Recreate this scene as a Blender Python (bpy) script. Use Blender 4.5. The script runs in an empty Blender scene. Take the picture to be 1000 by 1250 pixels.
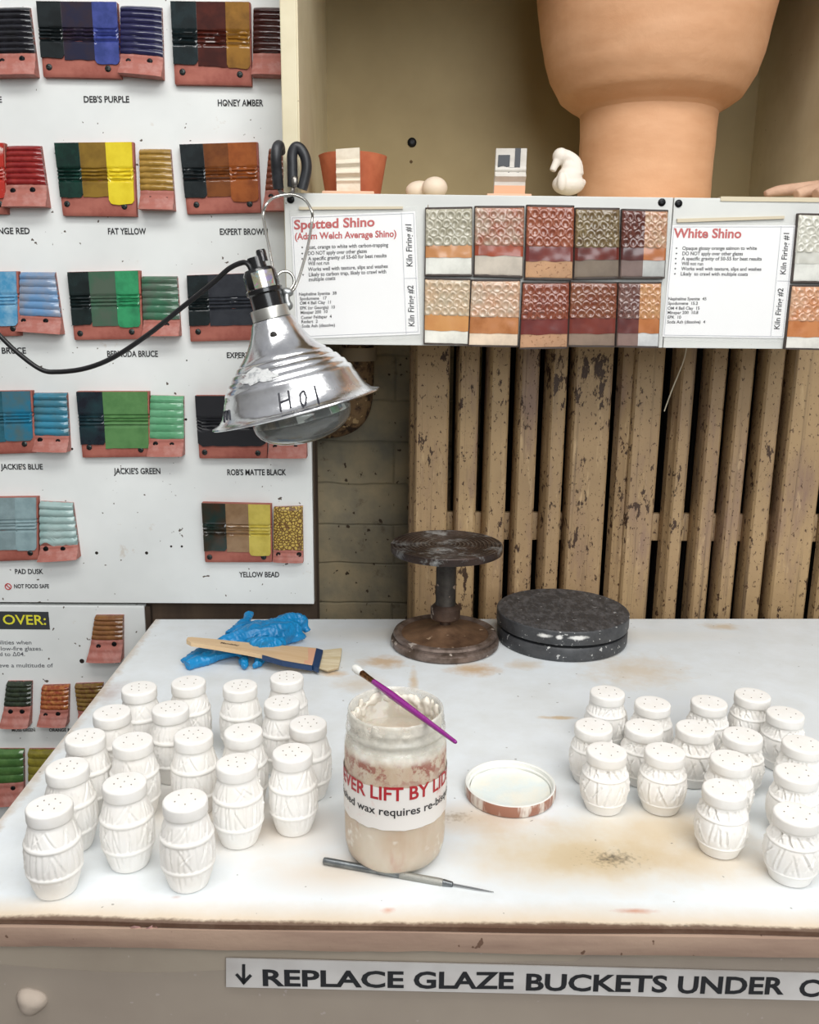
import bpy, bmesh, math, random
import numpy as np
from mathutils import Vector, Matrix, noise
from mathutils.bvhtree import BVHTree
SC = bpy.context.scene
COL = SC.collection
R = math.radians
random.seed(4)

# ------------------------------------------------------------------ camera
F = 1079.0                      # focal length in pixels of the 1000x1250 frame
PITCH, YAW, ROLL = R(13.2), R(0.76), R(0.6)
CAM = Vector((0, 0, 1.41))
_f = Vector((math.sin(YAW) * math.cos(PITCH), math.cos(YAW) * math.cos(PITCH), -math.sin(PITCH)))
_r = Vector((math.cos(YAW), -math.sin(YAW), 0))
_u = _r.cross(_f)
CR = _r * math.cos(ROLL) + _u * math.sin(ROLL)
CU = -_r * math.sin(ROLL) + _u * math.cos(ROLL)
CF = _f
cd = bpy.data.cameras.new('camera'); co = bpy.data.objects.new('camera', cd); COL.objects.link(co)
cd.sensor_fit = 'HORIZONTAL'; cd.sensor_width = 36; cd.lens = 36 * F / 1000; cd.clip_start = .02
m = Matrix.Identity(4)
for i in range(3):
    m[i][0], m[i][1], m[i][2], m[i][3] = CR[i], CU[i], -CF[i], CAM[i]
co.matrix_world = m
SC.camera = co

# ------------------------------------------------------------------ light
SC.view_settings.view_transform = 'Standard'; SC.view_settings.look = 'None'
SC.view_settings.exposure = 0.16; SC.view_settings.gamma = 1; SC.view_settings.use_curve_mapping = False
w = bpy.data.worlds.new('room_light'); SC.world = w; w.use_nodes = True
nt = w.node_tree; bg = nt.nodes['Background']
tc = nt.nodes.new('ShaderNodeTexCoord'); sx = nt.nodes.new('ShaderNodeSeparateXYZ')
rp = nt.nodes.new('ShaderNodeValToRGB'); mr = nt.nodes.new('ShaderNodeMapRange')
mr.inputs[1].default_value = -1; mr.inputs[2].default_value = 1
nt.links.new(tc.outputs['Generated'], sx.inputs[0]); nt.links.new(sx.outputs['Z'], mr.inputs[0])
nt.links.new(mr.outputs[0], rp.inputs[0]); nt.links.new(rp.outputs[0], bg.inputs[0])
rp.color_ramp.elements[0].color = (.12, .10, .085, 1); rp.color_ramp.elements[0].position = .30
rp.color_ramp.elements[1].color = (.95, .96, 1, 1); rp.color_ramp.elements[1].position = .85
e = rp.color_ramp.elements.new(.52); e.color = (.50, .49, .47, 1)
bg.inputs[1].default_value = 0.42

def area(name, loc, target, sx_, sy_, power, col):
    l = bpy.data.lights.new(name, 'AREA'); l.shape = 'RECTANGLE'; l.size = sx_; l.size_y = sy_
    l.energy = power; l.color = col
    o = bpy.data.objects.new(name, l); COL.objects.link(o); o.location = loc
    o.rotation_euler = (Vector(target) - Vector(loc)).to_track_quat('-Z', 'Y').to_euler()
    return o
area('ceiling_light_near', (.15, .25, 2.7), (.15, .55, .9), 1.9, .5, 22, (1, .985, .955))
area('ceiling_light_far', (.75, -1.3, 2.85), (0, .9, 1.0), 1.9, .6, 27, (1, .985, .97))
area('window_daylight', (1.25, -3.2, 2.42), (.1, 1.2, 1.15), 2.6, 1.2, 52, (.92, .97, 1))

# ------------------------------------------------------------------ pixel rays onto real planes
def ray(px, py):
    return CF + CR * ((px - 500) / F) + CU * ((625 - py) / F)
def onY(px, py, Y):
    d = ray(px, py); return CAM + d * ((Y - CAM.y) / d.y)
def onZ(px, py, z):
    d = ray(px, py); return CAM + d * ((z - CAM.z) / d.z)
def ppm(P):                     # pixels per metre at a point
    return F / (Vector(P) - CAM).dot(CF)

# ------------------------------------------------------------------ objects
_root = {}
def props(o, label=None, cat=None, group=None, kind=None):
    if label: o['label'] = label
    if cat: o['category'] = cat
    if group: o['group'] = group
    if kind: o['kind'] = kind
    return o
def thing(name, label, cat, loc=(0, 0, 0), group=None, rotz=0):
    o = bpy.data.objects.new(name, None); COL.objects.link(o)
    o.location = loc; o.rotation_euler = (0, 0, rotz); o.empty_display_size = .02
    _root[o.name] = Vector(loc)
    return props(o, label, cat, group)
def obj(name, verts, faces, mat, parent=None, smooth=40, local=False, mats=None, fmat=None, keep=False):
    me = bpy.data.meshes.new(name)
    off = Vector((0, 0, 0))
    if parent is not None and not local: off = _root[parent.name]
    me.from_pydata([tuple(Vector(v) - off) for v in verts], [], [tuple(f) for f in faces])
    bm = bmesh.new(); bm.from_mesh(me)
    if not keep: bmesh.ops.recalc_face_normals(bm, faces=bm.faces)
    bm.to_mesh(me); bm.free()
    for mm in (mats or [mat]): me.materials.append(mm)
    if fmat is not None: me.polygons.foreach_set('material_index', fmat)
    if smooth:
        me.polygons.foreach_set('use_smooth', [True] * len(me.polygons))
        me.set_sharp_from_angle(angle=R(smooth))
    o = bpy.data.objects.new(name, me); COL.objects.link(o)
    if parent is not None:
        o.parent = parent; _root[o.name] = Vector((0, 0, 0)) if local else off
    else:
        _root[o.name] = Vector((0, 0, 0))
    return o
def dup(root, loc, rotz=0):
    r = root.copy(); COL.objects.link(r); r.location = loc; r.rotation_euler = (0, 0, rotz)
    for ch in root.children:
        c = ch.copy(); COL.objects.link(c); c.parent = r
        for g in ch.children:
            d = g.copy(); COL.objects.link(d); d.parent = c
    return r

class G:                         # collects several solids of ONE part
    def __init__(s): s.v = []; s.f = []; s.m = []
    def add(s, vf, mi=0):
        v, f = vf; n = len(s.v); s.v += [Vector(x) for x in v]
        s.f += [[i + n for i in q] for q in f]; s.m += [mi] * len(f); return s
    def obj(s, name, mat, parent=None, **k):
        if 'mats' in k: k['fmat'] = s.m
        return obj(name, s.v, s.f, mat, parent, **k)
def box(x0, x1, y0, y1, z0, z1, b=0):
    if not b:
        v = [(x, y, z) for x in (x0, x1) for y in (y0, y1) for z in (z0, z1)]
        return v, [(0, 1, 3, 2), (4, 6, 7, 5), (0, 4, 5, 1), (2, 3, 7, 6), (0, 2, 6, 4), (1, 5, 7, 3)]
    bm = bmesh.new(); bmesh.ops.create_cube(bm, size=1)
    for q in bm.verts: q.co = Vector(((x0 + x1) / 2 + q.co.x * (x1 - x0), (y0 + y1) / 2 + q.co.y * (y1 - y0), (z0 + z1) / 2 + q.co.z * (z1 - z0)))
    bmesh.ops.bevel(bm, geom=bm.edges[:], offset=b, segments=2, affect='EDGES', profile=.6)
    return grab(bm)
def grab(bm):
    bm.verts.ensure_lookup_table(); bm.verts.index_update()
    r = [v.co.copy() for v in bm.verts], [[v.index for v in f.verts] for f in bm.faces]
    bm.free(); return r
def prism(front, back):          # two matching polygons
    n = len(front)
    return list(front) + list(back), [list(range(n)), list(range(2 * n - 1, n - 1, -1))] + [(i, (i + 1) % n, n + (i + 1) % n, n + i) for i in range(n)]
def lathe(prof, n=48, M=None, rfun=None, closed=False):
    v, f = [], []
    k = len(prof)
    for (r, z) in prof:
        for j in range(n):
            a = 2 * math.pi * j / n
            rr = r if rfun is None else r + rfun(a, z, r)
            v.append(Vector((rr * math.cos(a), rr * math.sin(a), z)))
    for i in range(k - 1):
        for j in range(n):
            f.append((i * n + j, i * n + (j + 1) % n, (i + 1) * n + (j + 1) % n, (i + 1) * n + j))
    if closed:
        for j in range(n): f.append(((k - 1) * n + j, (k - 1) * n + (j + 1) % n, (j + 1) % n, j))
    else:
        if prof[0][0] > 1e-5: f.append(tuple(range(n)))
        if prof[-1][0] > 1e-5: f.append(tuple((k - 1) * n + j for j in range(n)))
    if M is not None: v = [M @ x for x in v]
    bm = bmesh.new()
    bv = [bm.verts.new(x) for x in v]
    for q in f: bm.faces.new([bv[i] for i in q])
    bmesh.ops.remove_doubles(bm, verts=bm.verts, dist=1e-6)
    return grab(bm)
def tube(pts, rad, n=10, flat=1.0, cap=True, sub=0):
    pts = [Vector(p) for p in pts]
    rad = list(rad) if hasattr(rad, '__len__') else [rad] * len(pts)
    if sub:                      # Catmull-Rom
        P, Q = [], []
        for i in range(len(pts) - 1):
            p0, p1, p2, p3 = pts[max(i - 1, 0)], pts[i], pts[i + 1], pts[min(i + 2, len(pts) - 1)]
            for s in range(sub):
                t = s / sub
                P.append(.5 * (2 * p1 + (p2 - p0) * t + (2 * p0 - 5 * p1 + 4 * p2 - p3) * t * t + (3 * p1 - p0 - 3 * p2 + p3) * t ** 3))
                Q.append(rad[i] * (1 - t) + rad[i + 1] * t)
        P.append(pts[-1]); Q.append(rad[-1]); pts, rad = P, Q
    v, f = [], []
    up = None
    k = len(pts)
    for i, p in enumerate(pts):
        t = (pts[min(i + 1, k - 1)] - pts[max(i - 1, 0)]).normalized()
        if up is None:
            up = Vector((0, 0, 1)) if abs(t.z) < .9 else Vector((0, 1, 0))
        s = t.cross(up).normalized(); up = s.cross(t).normalized()
        for j in range(n):
            a = 2 * math.pi * j / n
            v.append(p + s * (math.cos(a) * rad[i]) + up * (math.sin(a) * rad[i] * flat))
    for i in range(k - 1):
        for j in range(n):
            f.append((i * n + j, i * n + (j + 1) % n, (i + 1) * n + (j + 1) % n, (i + 1) * n + j))
    if cap:
        f.append(tuple(range(n))); f.append(tuple((k - 1) * n + j for j in range(n)))
    return v, f
def ball(c, r, s=(1, 1, 1), sub=3):
    bm = bmesh.new(); bmesh.ops.create_icosphere(bm, subdivisions=sub, radius=1)
    for q in bm.verts: q.co = Vector(c) + Vector((q.co.x * r * s[0], q.co.y * r * s[1], q.co.z * r * s[2]))
    return grab(bm)
def blend(solids, voxel, smooth_n=6, fn=None):      # voxel union of solids -> one skin
    g = G()
    for s in solids: g.add(s)
    me = bpy.data.meshes.new('tmp'); me.from_pydata([tuple(x) for x in g.v], [], g.f)
    bm = bmesh.new(); bm.from_mesh(me); bmesh.ops.recalc_face_normals(bm, faces=bm.faces); bm.to_mesh(me); bm.free()
    o = bpy.data.objects.new('tmp', me); COL.objects.link(o)
    a = o.modifiers.new('r', 'REMESH'); a.mode = 'VOXEL'; a.voxel_size = voxel
    b = o.modifiers.new('s', 'SMOOTH'); b.iterations = smooth_n; b.factor = .5
    dg = bpy.context.evaluated_depsgraph_get(); ev = o.evaluated_get(dg); em = ev.to_mesh()
    v = [x.co.copy() for x in em.vertices]; f = [list(p.vertices) for p in em.polygons]
    if fn:
        nn = [x.normal.copy() for x in em.vertices]
        v = [fn(p, q) for p, q in zip(v, nn)]
    ev.to_mesh_clear(); bpy.data.objects.remove(o); bpy.data.meshes.remove(me)
    return v, f

# ------------------------------------------------------------------ materials
def lin(h):
    if not isinstance(h, str): return tuple(h) + (1,)
    h = h.lstrip('#'); o = []
    for i in (0, 2, 4):
        c = int(h[i:i + 2], 16) / 255
        o.append(c / 12.92 if c <= .04045 else ((c + .055) / 1.055) ** 2.4)
    return tuple(o) + (1,)
_mats = {}
class N:
    def __init__(s, name):
        s.m = bpy.data.materials.new(name); s.m.use_nodes = True
        s.t = s.m.node_tree; s.b = s.t.nodes['Principled BSDF']
        s.tc = s.t.nodes.new('ShaderNodeTexCoord'); s.geo = None
    def new(s, k, **p):
        n = s.t.nodes.new(k)
        for a, b in p.items(): setattr(n, a, b)
        return n
    def link(s, a, b): s.t.links.new(a, b)
    def pos(s):
        if s.geo is None: s.geo = s.new('ShaderNodeNewGeometry')
        return s.geo.outputs['Position']
    def noise(s, scale, detail=4, rough=.6, vec=None, stretch=None):
        n = s.new('ShaderNodeTexNoise'); n.inputs['Scale'].default_value = scale
        n.inputs['Detail'].default_value = detail; n.inputs['Roughness'].default_value = rough
        v = vec or s.tc.outputs['Object']
        if stretch:
            mp = s.new('ShaderNodeMapping'); mp.inputs['Scale'].default_value = stretch
            s.link(v, mp.inputs[0]); v = mp.outputs[0]
        s.link(v, n.inputs['Vector']); return n.outputs[0]
    def ramp(s, fac, lo, hi, c0=(0, 0, 0, 1), c1=(1, 1, 1, 1)):
        r = s.new('ShaderNodeValToRGB'); r.color_ramp.elements[0].position = lo; r.color_ramp.elements[1].position = hi
        r.color_ramp.elements[0].color = c0; r.color_ramp.elements[1].color = c1
        s.link(fac, r.inputs[0]); return r.outputs[0]
    def mix(s, fac, a, b):
        x = s.new('ShaderNodeMix', data_type='RGBA')
        for k, val in ((0, fac), (6, a), (7, b)):
            if isinstance(val, (int, float)): x.inputs[k].default_value = val
            elif isinstance(val, tuple): x.inputs[k].default_value = val
            else: s.link(val, x.inputs[k])
        return x.outputs[2]
    def math(s, op, a, b=0.0, clamp=False):
        x = s.new('ShaderNodeMath', operation=op, use_clamp=clamp)
        for k, val in ((0, a), (1, b)):
            if isinstance(val, (int, float)): x.inputs[k].default_value = val
            else: s.link(val, x.inputs[k])
        return x.outputs[0]
    def bump(s, h, strength, dist=.001):
        b = s.new('ShaderNodeBump'); b.inputs['Strength'].default_value = strength; b.inputs['Distance'].default_value = dist
        s.link(h, b.inputs['Height']); s.link(b.outputs[0], s.b.inputs['Normal']); return b
    def blob(s, c, r, edge=.5, warp=None):        # soft elliptical mask in world metres
        v = s.new('ShaderNodeVectorMath', operation='SUBTRACT'); s.link(s.pos(), v.inputs[0]); v.inputs[1].default_value = tuple(c)
        v2 = s.new('ShaderNodeVectorMath', operation='DIVIDE'); s.link(v.outputs[0], v2.inputs[0]); v2.inputs[1].default_value = tuple(r)
        l = s.new('ShaderNodeVectorMath', operation='LENGTH'); s.link(v2.outputs[0], l.inputs[0])
        d = l.outputs['Value']
        if warp is not None: d = s.math('ADD', d, warp)
        return s.ramp(d, edge, 1.0, (1, 1, 1, 1), (0, 0, 0, 1))
def mat(name, col, rough=.5, metal=0, var=None, speck=None, bump=None, coat=0, alpha=None, trans=0, spec=None, sss=0, ior=None):
    """var=(colour, scale, lo, hi[, stretch]); speck=(colour, scale, threshold); bump=(scale, strength, distance)"""
    if name in _mats: return _mats[name]
    s = N(name); c = lin(col); src = c
    if var:
        src = s.mix(s.ramp(s.noise(var[1], stretch=var[4] if len(var) > 4 else None), var[2], var[3]), src, lin(var[0]))
    if speck:
        src = s.mix(s.ramp(s.noise(speck[1], 2, .5), speck[2], speck[2] + .02), src, lin(speck[0]))
    if isinstance(src, tuple): s.b.inputs['Base Color'].default_value = src
    else: s.link(src, s.b.inputs['Base Color'])
    s.b.inputs['Roughness'].default_value = rough; s.b.inputs['Metallic'].default_value = metal
    if bump: s.bump(s.noise(bump[0]), bump[1], bump[2])
    if coat: s.b.inputs['Coat Weight'].default_value = coat; s.b.inputs['Coat Roughness'].default_value = .08
    if alpha is not None: s.b.inputs['Alpha'].default_value = alpha
    if trans: s.b.inputs['Transmission Weight'].default_value = trans
    if ior: s.b.inputs['IOR'].default_value = ior
    if spec is not None: s.b.inputs['Specular IOR Level'].default_value = spec
    if sss:
        s.b.inputs['Subsurface Weight'].default_value = sss; s.b.inputs['Subsurface Radius'].default_value = (.01, .008, .006)
        s.b.inputs['Subsurface Scale'].default_value = .3
    _mats[name] = s.m; return s.m
def shade(h, k):
    c = [int(h[i:i + 2], 16) for i in (1, 3, 5)]
    return '#' + ''.join('%02x' % max(0, min(255, int(x * k))) for x in c)

INK = mat('black_ink', '#1b1b1e', .6)
RED_INK = mat('red_ink', '#c0282c', .6)
TERRACOTTA = mat('terracotta_clay', '#a66254', .75, var=('#945044', 40, .4, .65), bump=(300, .25, .001), speck=('#c79083', 120, .74))
PINK_CLAY = mat('pinkish_bare_clay', '#a56458', .7, var=('#b58279', 60, .45, .7), bump=(250, .25, .001))
SCREW_GREY = mat('screw_steel', '#4d5352', .45, .8, var=('#20201f', 400, .4, .6))
SCREW_BLACK = mat('screw_black', '#17181a', .4, .6)

# ------------------------------------------------------------------ lettering
_cap = None
def glyphs(text, offset=0.0, shear=0.0, space=1.0):
    global _cap
    cu = bpy.data.curves.new('t', 'FONT'); cu.body = text; cu.size = 1; cu.offset = offset; cu.shear = shear; cu.space_character = space
    cu.resolution_u = 3
    o = bpy.data.objects.new('t', cu); COL.objects.link(o)
    dg = bpy.context.evaluated_depsgraph_get(); me = o.evaluated_get(dg).to_mesh()
    v = [(x.co.x, x.co.y) for x in me.vertices]; f = [list(p.vertices) for p in me.polygons]
    o.evaluated_get(dg).to_mesh_clear(); bpy.data.objects.remove(o); bpy.data.curves.remove(cu)
    return v, f
_hv, _ = glyphs('H'); CAP = max(y for _, y in _hv)
def line(text, p0, p1, cap, up=Vector((0, 0, 1)), offset=0.0, lift=Vector((0, 0, 0)), shear=0):
    """text stretched from world point p0 to p1 (ends of its baseline), capitals `cap` metres high"""
    v, f = glyphs(text, offset, shear)
    xs = [a for a, _ in v]; x0, x1 = min(xs), max(xs)
    p0, p1 = Vector(p0), Vector(p1)
    return [p0 + (p1 - p0) * ((a - x0) / (x1 - x0)) + up * (b * cap / CAP) + lift for a, b in v], f
def pline(text, x0, x1, y, cap_px, Y, y1=None, offset=0.0):
    p0, p1 = onY(x0, y, Y), onY(x1, y if y1 is None else y1, Y)
    return line(text, p0, p1, cap_px / ppm(p0), offset=offset)

# ------------------------------------------------------------------ relief slabs (tiles)
def quad(corners, Yb, depth):    # TL,TR,BR,BL pixels of the front face -> points on the plane at that depth
    return [onY(x, y, Yb - depth) for x, y in corners]
def bil(q, u, v):
    return (q[0] * (1 - u) + q[1] * u) * (1 - v) + (q[3] * (1 - u) + q[2] * u) * v
def relief(q, Yb, dfun, nu, nv, u0=0., u1=1., v0=0., v1=1., back=0., edge=None):
    """closed slab over part of the quad q: front height dfun(u,v), back at `back`; edge(u)->shift of the lower rim in v"""
    v, f = [], []
    W = nu + 1
    for j in range(nv + 1):
        for i in range(W):
            u = u0 + (u1 - u0) * i / nu
            ve = v1 + (edge(u) if edge else 0)
            vv = v0 + (ve - v0) * j / nv
            p = bil(q, u, vv); v.append(Vector((p.x, Yb - dfun(u, vv), p.z)))
    for j in range(nv):
        for i in range(nu):
            f.append((j * W + i, j * W + i + 1, (j + 1) * W + i + 1, (j + 1) * W + i))
    per = [i for i in range(W)] + [j * W + nu for j in range(1, nv + 1)] + [nv * W + i for i in range(nu - 1, -1, -1)] + [j * W for j in range(nv - 1, 0, -1)]
    n = len(v); k = len(per)
    for a in per: v.append(Vector((v[a].x, Yb - back, v[a].z)))
    for a in range(k):
        b = (a + 1) % k
        f.append((per[b], per[a], n + a, n + b))
    f.append(tuple(n + a for a in range(k)))
    return v, f
def face_disc(c, r, h, n=14):    # a low dome facing the viewer's side (-Y)
    M = Matrix.Translation(c) @ Matrix.Rotation(R(90), 4, 'X')
    return lathe([(r, -.004), (r, h * .4), (r * .8, h * .85), (r * .35, h), (r * .3, h * .55), (0, h * .55)], n, M)
def screw_at(px, py, Yb, d, parent, m, r=.0045):
    P = onY(px, py, Yb - d); P.y = Yb - d
    return obj('screw', *face_disc(P, r, .0022), m, parent)
# ================================================================== SETTING
TZ = .90                         # table height
YB, YF, YR, YW = 1.415, 1.268, 1.50, 1.79    # glaze boards, shelf fascia, radiator fronts, brick wall
def struct(name, vf, m, smooth=0):
    o = obj(name, *vf, m, smooth=smooth); o['kind'] = 'structure'; return o
struct('floor', box(-1.9, 2.2, -.6, 2.0, -.05, 0), mat('floor_concrete', '#6d675f', .8, var=('#57514a', 6, .4, .6)))

s = N('painted_brick'); br = s.new('ShaderNodeTexBrick')
mp = s.new('ShaderNodeMapping'); mp.inputs['Rotation'].default_value = (R(90), 0, 0); s.link(s.pos(), mp.inputs[0]); wv = s.new('ShaderNodeTexNoise'); wv.inputs['Scale'].default_value = 7; s.link(s.pos(), wv.inputs['Vector'])
w2 = s.new('ShaderNodeVectorMath', operation='MULTIPLY'); s.link(wv.outputs['Color'], w2.inputs[0]); w2.inputs[1].default_value = (.02, .022, 0)
w3 = s.new('ShaderNodeVectorMath', operation='ADD'); s.link(mp.outputs[0], w3.inputs[0]); s.link(w2.outputs[0], w3.inputs[1])
s.link(w3.outputs[0], br.inputs['Vector'])
br.inputs['Scale'].default_value = 1; br.inputs['Brick Width'].default_value = .43; br.inputs['Row Height'].default_value = .0865
br.inputs['Mortar Size'].default_value = .0035; br.inputs['Mortar Smooth'].default_value = 1.0
br.inputs['Color1'].default_value = lin('#cfba93'); br.inputs['Color2'].default_value = lin('#c4b08a'); br.inputs['Mortar'].default_value = lin('#b8a682')
c = s.mix(s.ramp(s.noise(9, vec=s.pos()), .35, .7), br.outputs['Color'], lin('#8d8878'))
c = s.mix(s.ramp(s.noise(70, 2, .5, vec=s.pos()), .68, .72), c, lin('#4d3b28'))
c = s.mix(s.math('MULTIPLY', s.ramp(s.noise(22, 5, .7, vec=s.pos()), .60, .68), .5), c, lin('#6b5b45'))
s.link(c, s.b.inputs['Base Color']); s.b.inputs['Roughness'].default_value = .7
s.bump(s.math('ADD', s.math('MULTIPLY', br.outputs['Fac'], -1.0), s.math('MULTIPLY', s.noise(40, vec=s.pos()), .5)), .55, .006)
struct('wall_back', box(-1.9, 2.2, YW, YW + .15, 0, 2.7), s.m)
WOOD_DARK = mat('dark_old_wood', '#4f3f30', .8, var=('#33271c', 14, .35, .65, (1, 1, .15)), bump=(60, .4, .002))
xr = onY(386, 650, YB + .02).x
def notched(x0, xa, xb, zn, zt, z0):       # upright panel, narrower above zn where the cabinet stands in front
    return [Vector((x0, 0, z0)), Vector((xb, 0, z0)), Vector((xb, 0, zn)), Vector((xa, 0, zn)), Vector((xa, 0, zt)), Vector((x0, 0, zt))]
def slab(poly, ya, yb):
    return prism([Vector((p.x, ya, p.z)) for p in poly], [Vector((p.x, yb, p.z)) for p in poly])
ZN = onY(650, 423, YF).z; XN = onY(343.5, 110, YF + .012).x - .002
struct('wall_left', slab(notched(-1.9, XN, xr, ZN, 2.7, 0), YB + .016, YB + .065), WOOD_DARK)

# ================================================================== WORKTABLE
def P3(px, py): return onZ(px, py, TZ)
FL = Vector((-.3997, .6530, TZ)); FR = Vector((.98, .6270, TZ)); BL = P3(190, 756); BR = Vector((.98, 1.4110, TZ))
s = N('white_laminate')
n1 = s.noise(16, 5, .65, vec=s.pos()); n2 = s.noise(55, 4, .6, vec=s.pos()); n3 = s.noise(220, 2, .5, vec=s.pos())
wob3 = s.math('MULTIPLY', s.math('SUBTRACT', s.math('ADD', s.math('MULTIPLY', n3, .6), s.math('MULTIPLY', n2, .45)), .42), 3.2); wob = s.math('MULTIPLY', s.math('SUBTRACT', n1, .5), 1.1); wob2 = s.math('MULTIPLY', s.math('SUBTRACT', n2, .5), 1.3)
c = s.mix(s.ramp(n1, .35, .75), lin('#e4e9ec'), lin('#d9dcdb'))
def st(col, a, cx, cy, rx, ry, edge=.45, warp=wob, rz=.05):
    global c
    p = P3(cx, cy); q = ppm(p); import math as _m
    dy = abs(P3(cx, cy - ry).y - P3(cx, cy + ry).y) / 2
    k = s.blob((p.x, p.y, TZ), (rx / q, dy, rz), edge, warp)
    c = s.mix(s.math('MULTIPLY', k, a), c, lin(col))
st('#cdb892', .85, 720, 1045, 190, 52, .25)
st('#c9b189', .7, 800, 1010, 140, 40, .2)
st('#c0a982', .75, 745, 1050, 90, 26, .1)
st('#c8b393', .55, 880, 1050, 120, 40, .2)
st('#2e2a22', .8, 748, 1048, 55, 14, .0, wob3)
st('#3c372f', .6, 556, 997, 30, 9, .0, wob3)
st('#c9a97b', .6, 590, 1000, 90, 26, .1)
st('#c9ad86', .5, 405, 1065, 120, 30, .1)
st('#c8a77c', .45, 330, 1010, 110, 50, .1)
st('#cdb28c', .45, 230, 985, 110, 60, .1)
st('#c59a5b', .75, 578, 817, 38, 10, .2, wob2)
st('#c59a5b', .7, 470, 808, 34, 9, .2, wob2)
st('#c99f62', .6, 407, 822, 22, 5, .2, wob2)
st('#c8a469', .7, 680, 876, 26, 3, .3, wob2)
st('#caa56a', .6, 505, 830, 7, 18, .2, wob2)
st('#d8c39b', .35, 620, 775, 330, 12, .1)
st('#c9ab7c', .6, 880, 765, 30, 5, .2, wob2)
st('#cdb083', .5, 772, 818, 75, 24, .1, wob2)
st('#cbb189', .45, 440, 835, 40, 14, .1, wob2)
st('#c9a873', .5, 640, 812, 30, 8, .1, wob2)
st('#b9583f', .8, 772, 1112, 32, 4, .0, wob2)
st('#cf8570', .7, 474, 1111, 12, 5, .2, wob2)
st('#b58f88', .5, 215, 1095, 9, 3, .2, wob2)
st('#a07a66', .5, 135, 845, 26, 16, .05, wob2)
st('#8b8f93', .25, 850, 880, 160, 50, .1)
# dirty rim along the front edge, and dust specks
sp = s.new('ShaderNodeSeparateXYZ'); s.link(s.pos(), sp.inputs[0])
fe = s.math('ADD', sp.outputs['Y'], s.math('MULTIPLY', sp.outputs['X'], (FL.y - FR.y) / (FR.x - FL.x)))
fe = s.math('SUBTRACT', fe, FL.y + FL.x * (FL.y - FR.y) / (FR.x - FL.x))
lowf = s.noise(5, 3, .5, vec=s.pos())
fe = s.math('SUBTRACT', fe, s.math('MULTIPLY', s.math('SUBTRACT', lowf, .5), .018))
fe2 = s.math('ADD', fe, s.math('ADD', s.math('MULTIPLY', s.math('SUBTRACT', n3, .5), .0025), s.math('MULTIPLY', s.math('SUBTRACT', n2, .5), .006)))
c = s.mix(s.math('MULTIPLY', s.ramp(fe2, .004, .034, (1, 1, 1, 1), (0, 0, 0, 1)), .75), c, lin('#d6b98e'))
c = s.mix(s.ramp(fe2, .0035, .0075, (1, 1, 1, 1), (0, 0, 0, 1)), c, lin('#5d4436'))
le = s.math('SUBTRACT', sp.outputs['X'], FL.x)
le = s.math('ADD', le, s.math('MULTIPLY', s.math('SUBTRACT', n2, .5), .03))
c = s.mix(s.math('MULTIPLY', s.ramp(le, .001, .012, (1, 1, 1, 1), (0, 0, 0, 1)), .55), c, lin('#b59a78'))
c = s.mix(s.math('MULTIPLY', s.ramp(s.noise(120, 1, .4, vec=s.pos()), .775, .79), .6), c, lin('#6d6355'))
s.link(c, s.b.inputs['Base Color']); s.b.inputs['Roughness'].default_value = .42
s.bump(n2, .06, .001)
LAM = s.m
EDGE = mat('edge_wood', '#ad9380', .6, var=('#93796a', 14, .35, .7, (.35, 2, 3)), speck=('#6b5142', 90, .72), bump=(40, .5, .002))
APRON = mat('apron_paint', '#aea292', .5, var=('#a09384', 7, .35, .7), speck=('#b8aca2', 130, .72), bump=(25, .25, .002), coat=.25)
t = thing('worktable', 'big white laminate worktable with stained top and worn brown front edge', 'table', (.2, 1.0, 0))
g = G()
nx = 60
bm = bmesh.new()
def bowed(u, k):                 # slightly wavy worn front rim
    p = FL.lerp(FR, u); return Vector((p.x, p.y + .0016 * math.sin(u * 23) * math.sin(u * 7 + 1), TZ - k))
top = [BL, BR] + [bowed(1 - i / nx, 0) for i in range(nx + 1)]
bot = [p - Vector((0, 0, .004)) for p in top]
obj('table_top', *prism(top, bot), LAM, t, smooth=0)
def strip(y0, y1, z0, z1, m, name, b=.002):
    v, f = box(0, 1, 0, 1, 0, 1)
    vv = []
    for (a, q, r_) in v:
        p = FL.lerp(FR, a); vv.append((p.x, p.y + (y0 if q == 0 else y1), z0 if r_ == 0 else z1))
    return obj(name, vv, f, m, t, smooth=0)
# core board below the laminate
core = [Vector((p.x, p.y, TZ - .0042)) for p in (BL, BR)] + [Vector((FR.x, FR.y + .02, TZ - .0042)), Vector((FL.x, FL.y + .02, TZ - .0042))]
obj('core_board', *prism(core, [p - Vector((0, 0, .022)) for p in core]), mat('core_wood', '#8a7461', .8), t, smooth=0)
# front lipping: a strip with a ragged lower rim
g = G(); v = []; f = []
for i in range(81):
    u = i / 80; p = FL.lerp(FR, u); zz = TZ - .0235 + .0016 * noise.noise(Vector((u * 14, 2, 0))) + .001 * noise.noise(Vector((u * 60, 5, 0)))
    yy = p.y - .002 + .001 * noise.noise(Vector((u * 18, 9, 0)))
    v += [(p.x, yy, TZ - .005), (p.x, yy - .001, TZ - .014), (p.x, yy, zz), (p.x, p.y + .019, zz), (p.x, p.y + .019, TZ - .005)]
for i in range(80):
    for j in range(5): f.append((i * 5 + j, i * 5 + (j + 1) % 5, i * 5 + 5 + (j + 1) % 5, i * 5 + 5 + j))
f += [(0, 1, 2, 3, 4), (400, 401, 402, 403, 404)]
obj('front_edge', v, f, EDGE, t)
strip(.010, .028, TZ - .28, TZ - .0265, APRON, 'apron')
YA = FL.y + .010                 # apron face near x=0
def leg(x, y): obj('leg', *box(x - .035, x + .035, y - .035, y + .035, 0, TZ - .0262, .004), mat('leg_paint', '#7d7066', .6), t)
for (x, y) in ((-.36, 1.33), (.93, 1.35), (-.36, .72), (.93, .70)): leg(x, y)
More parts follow.
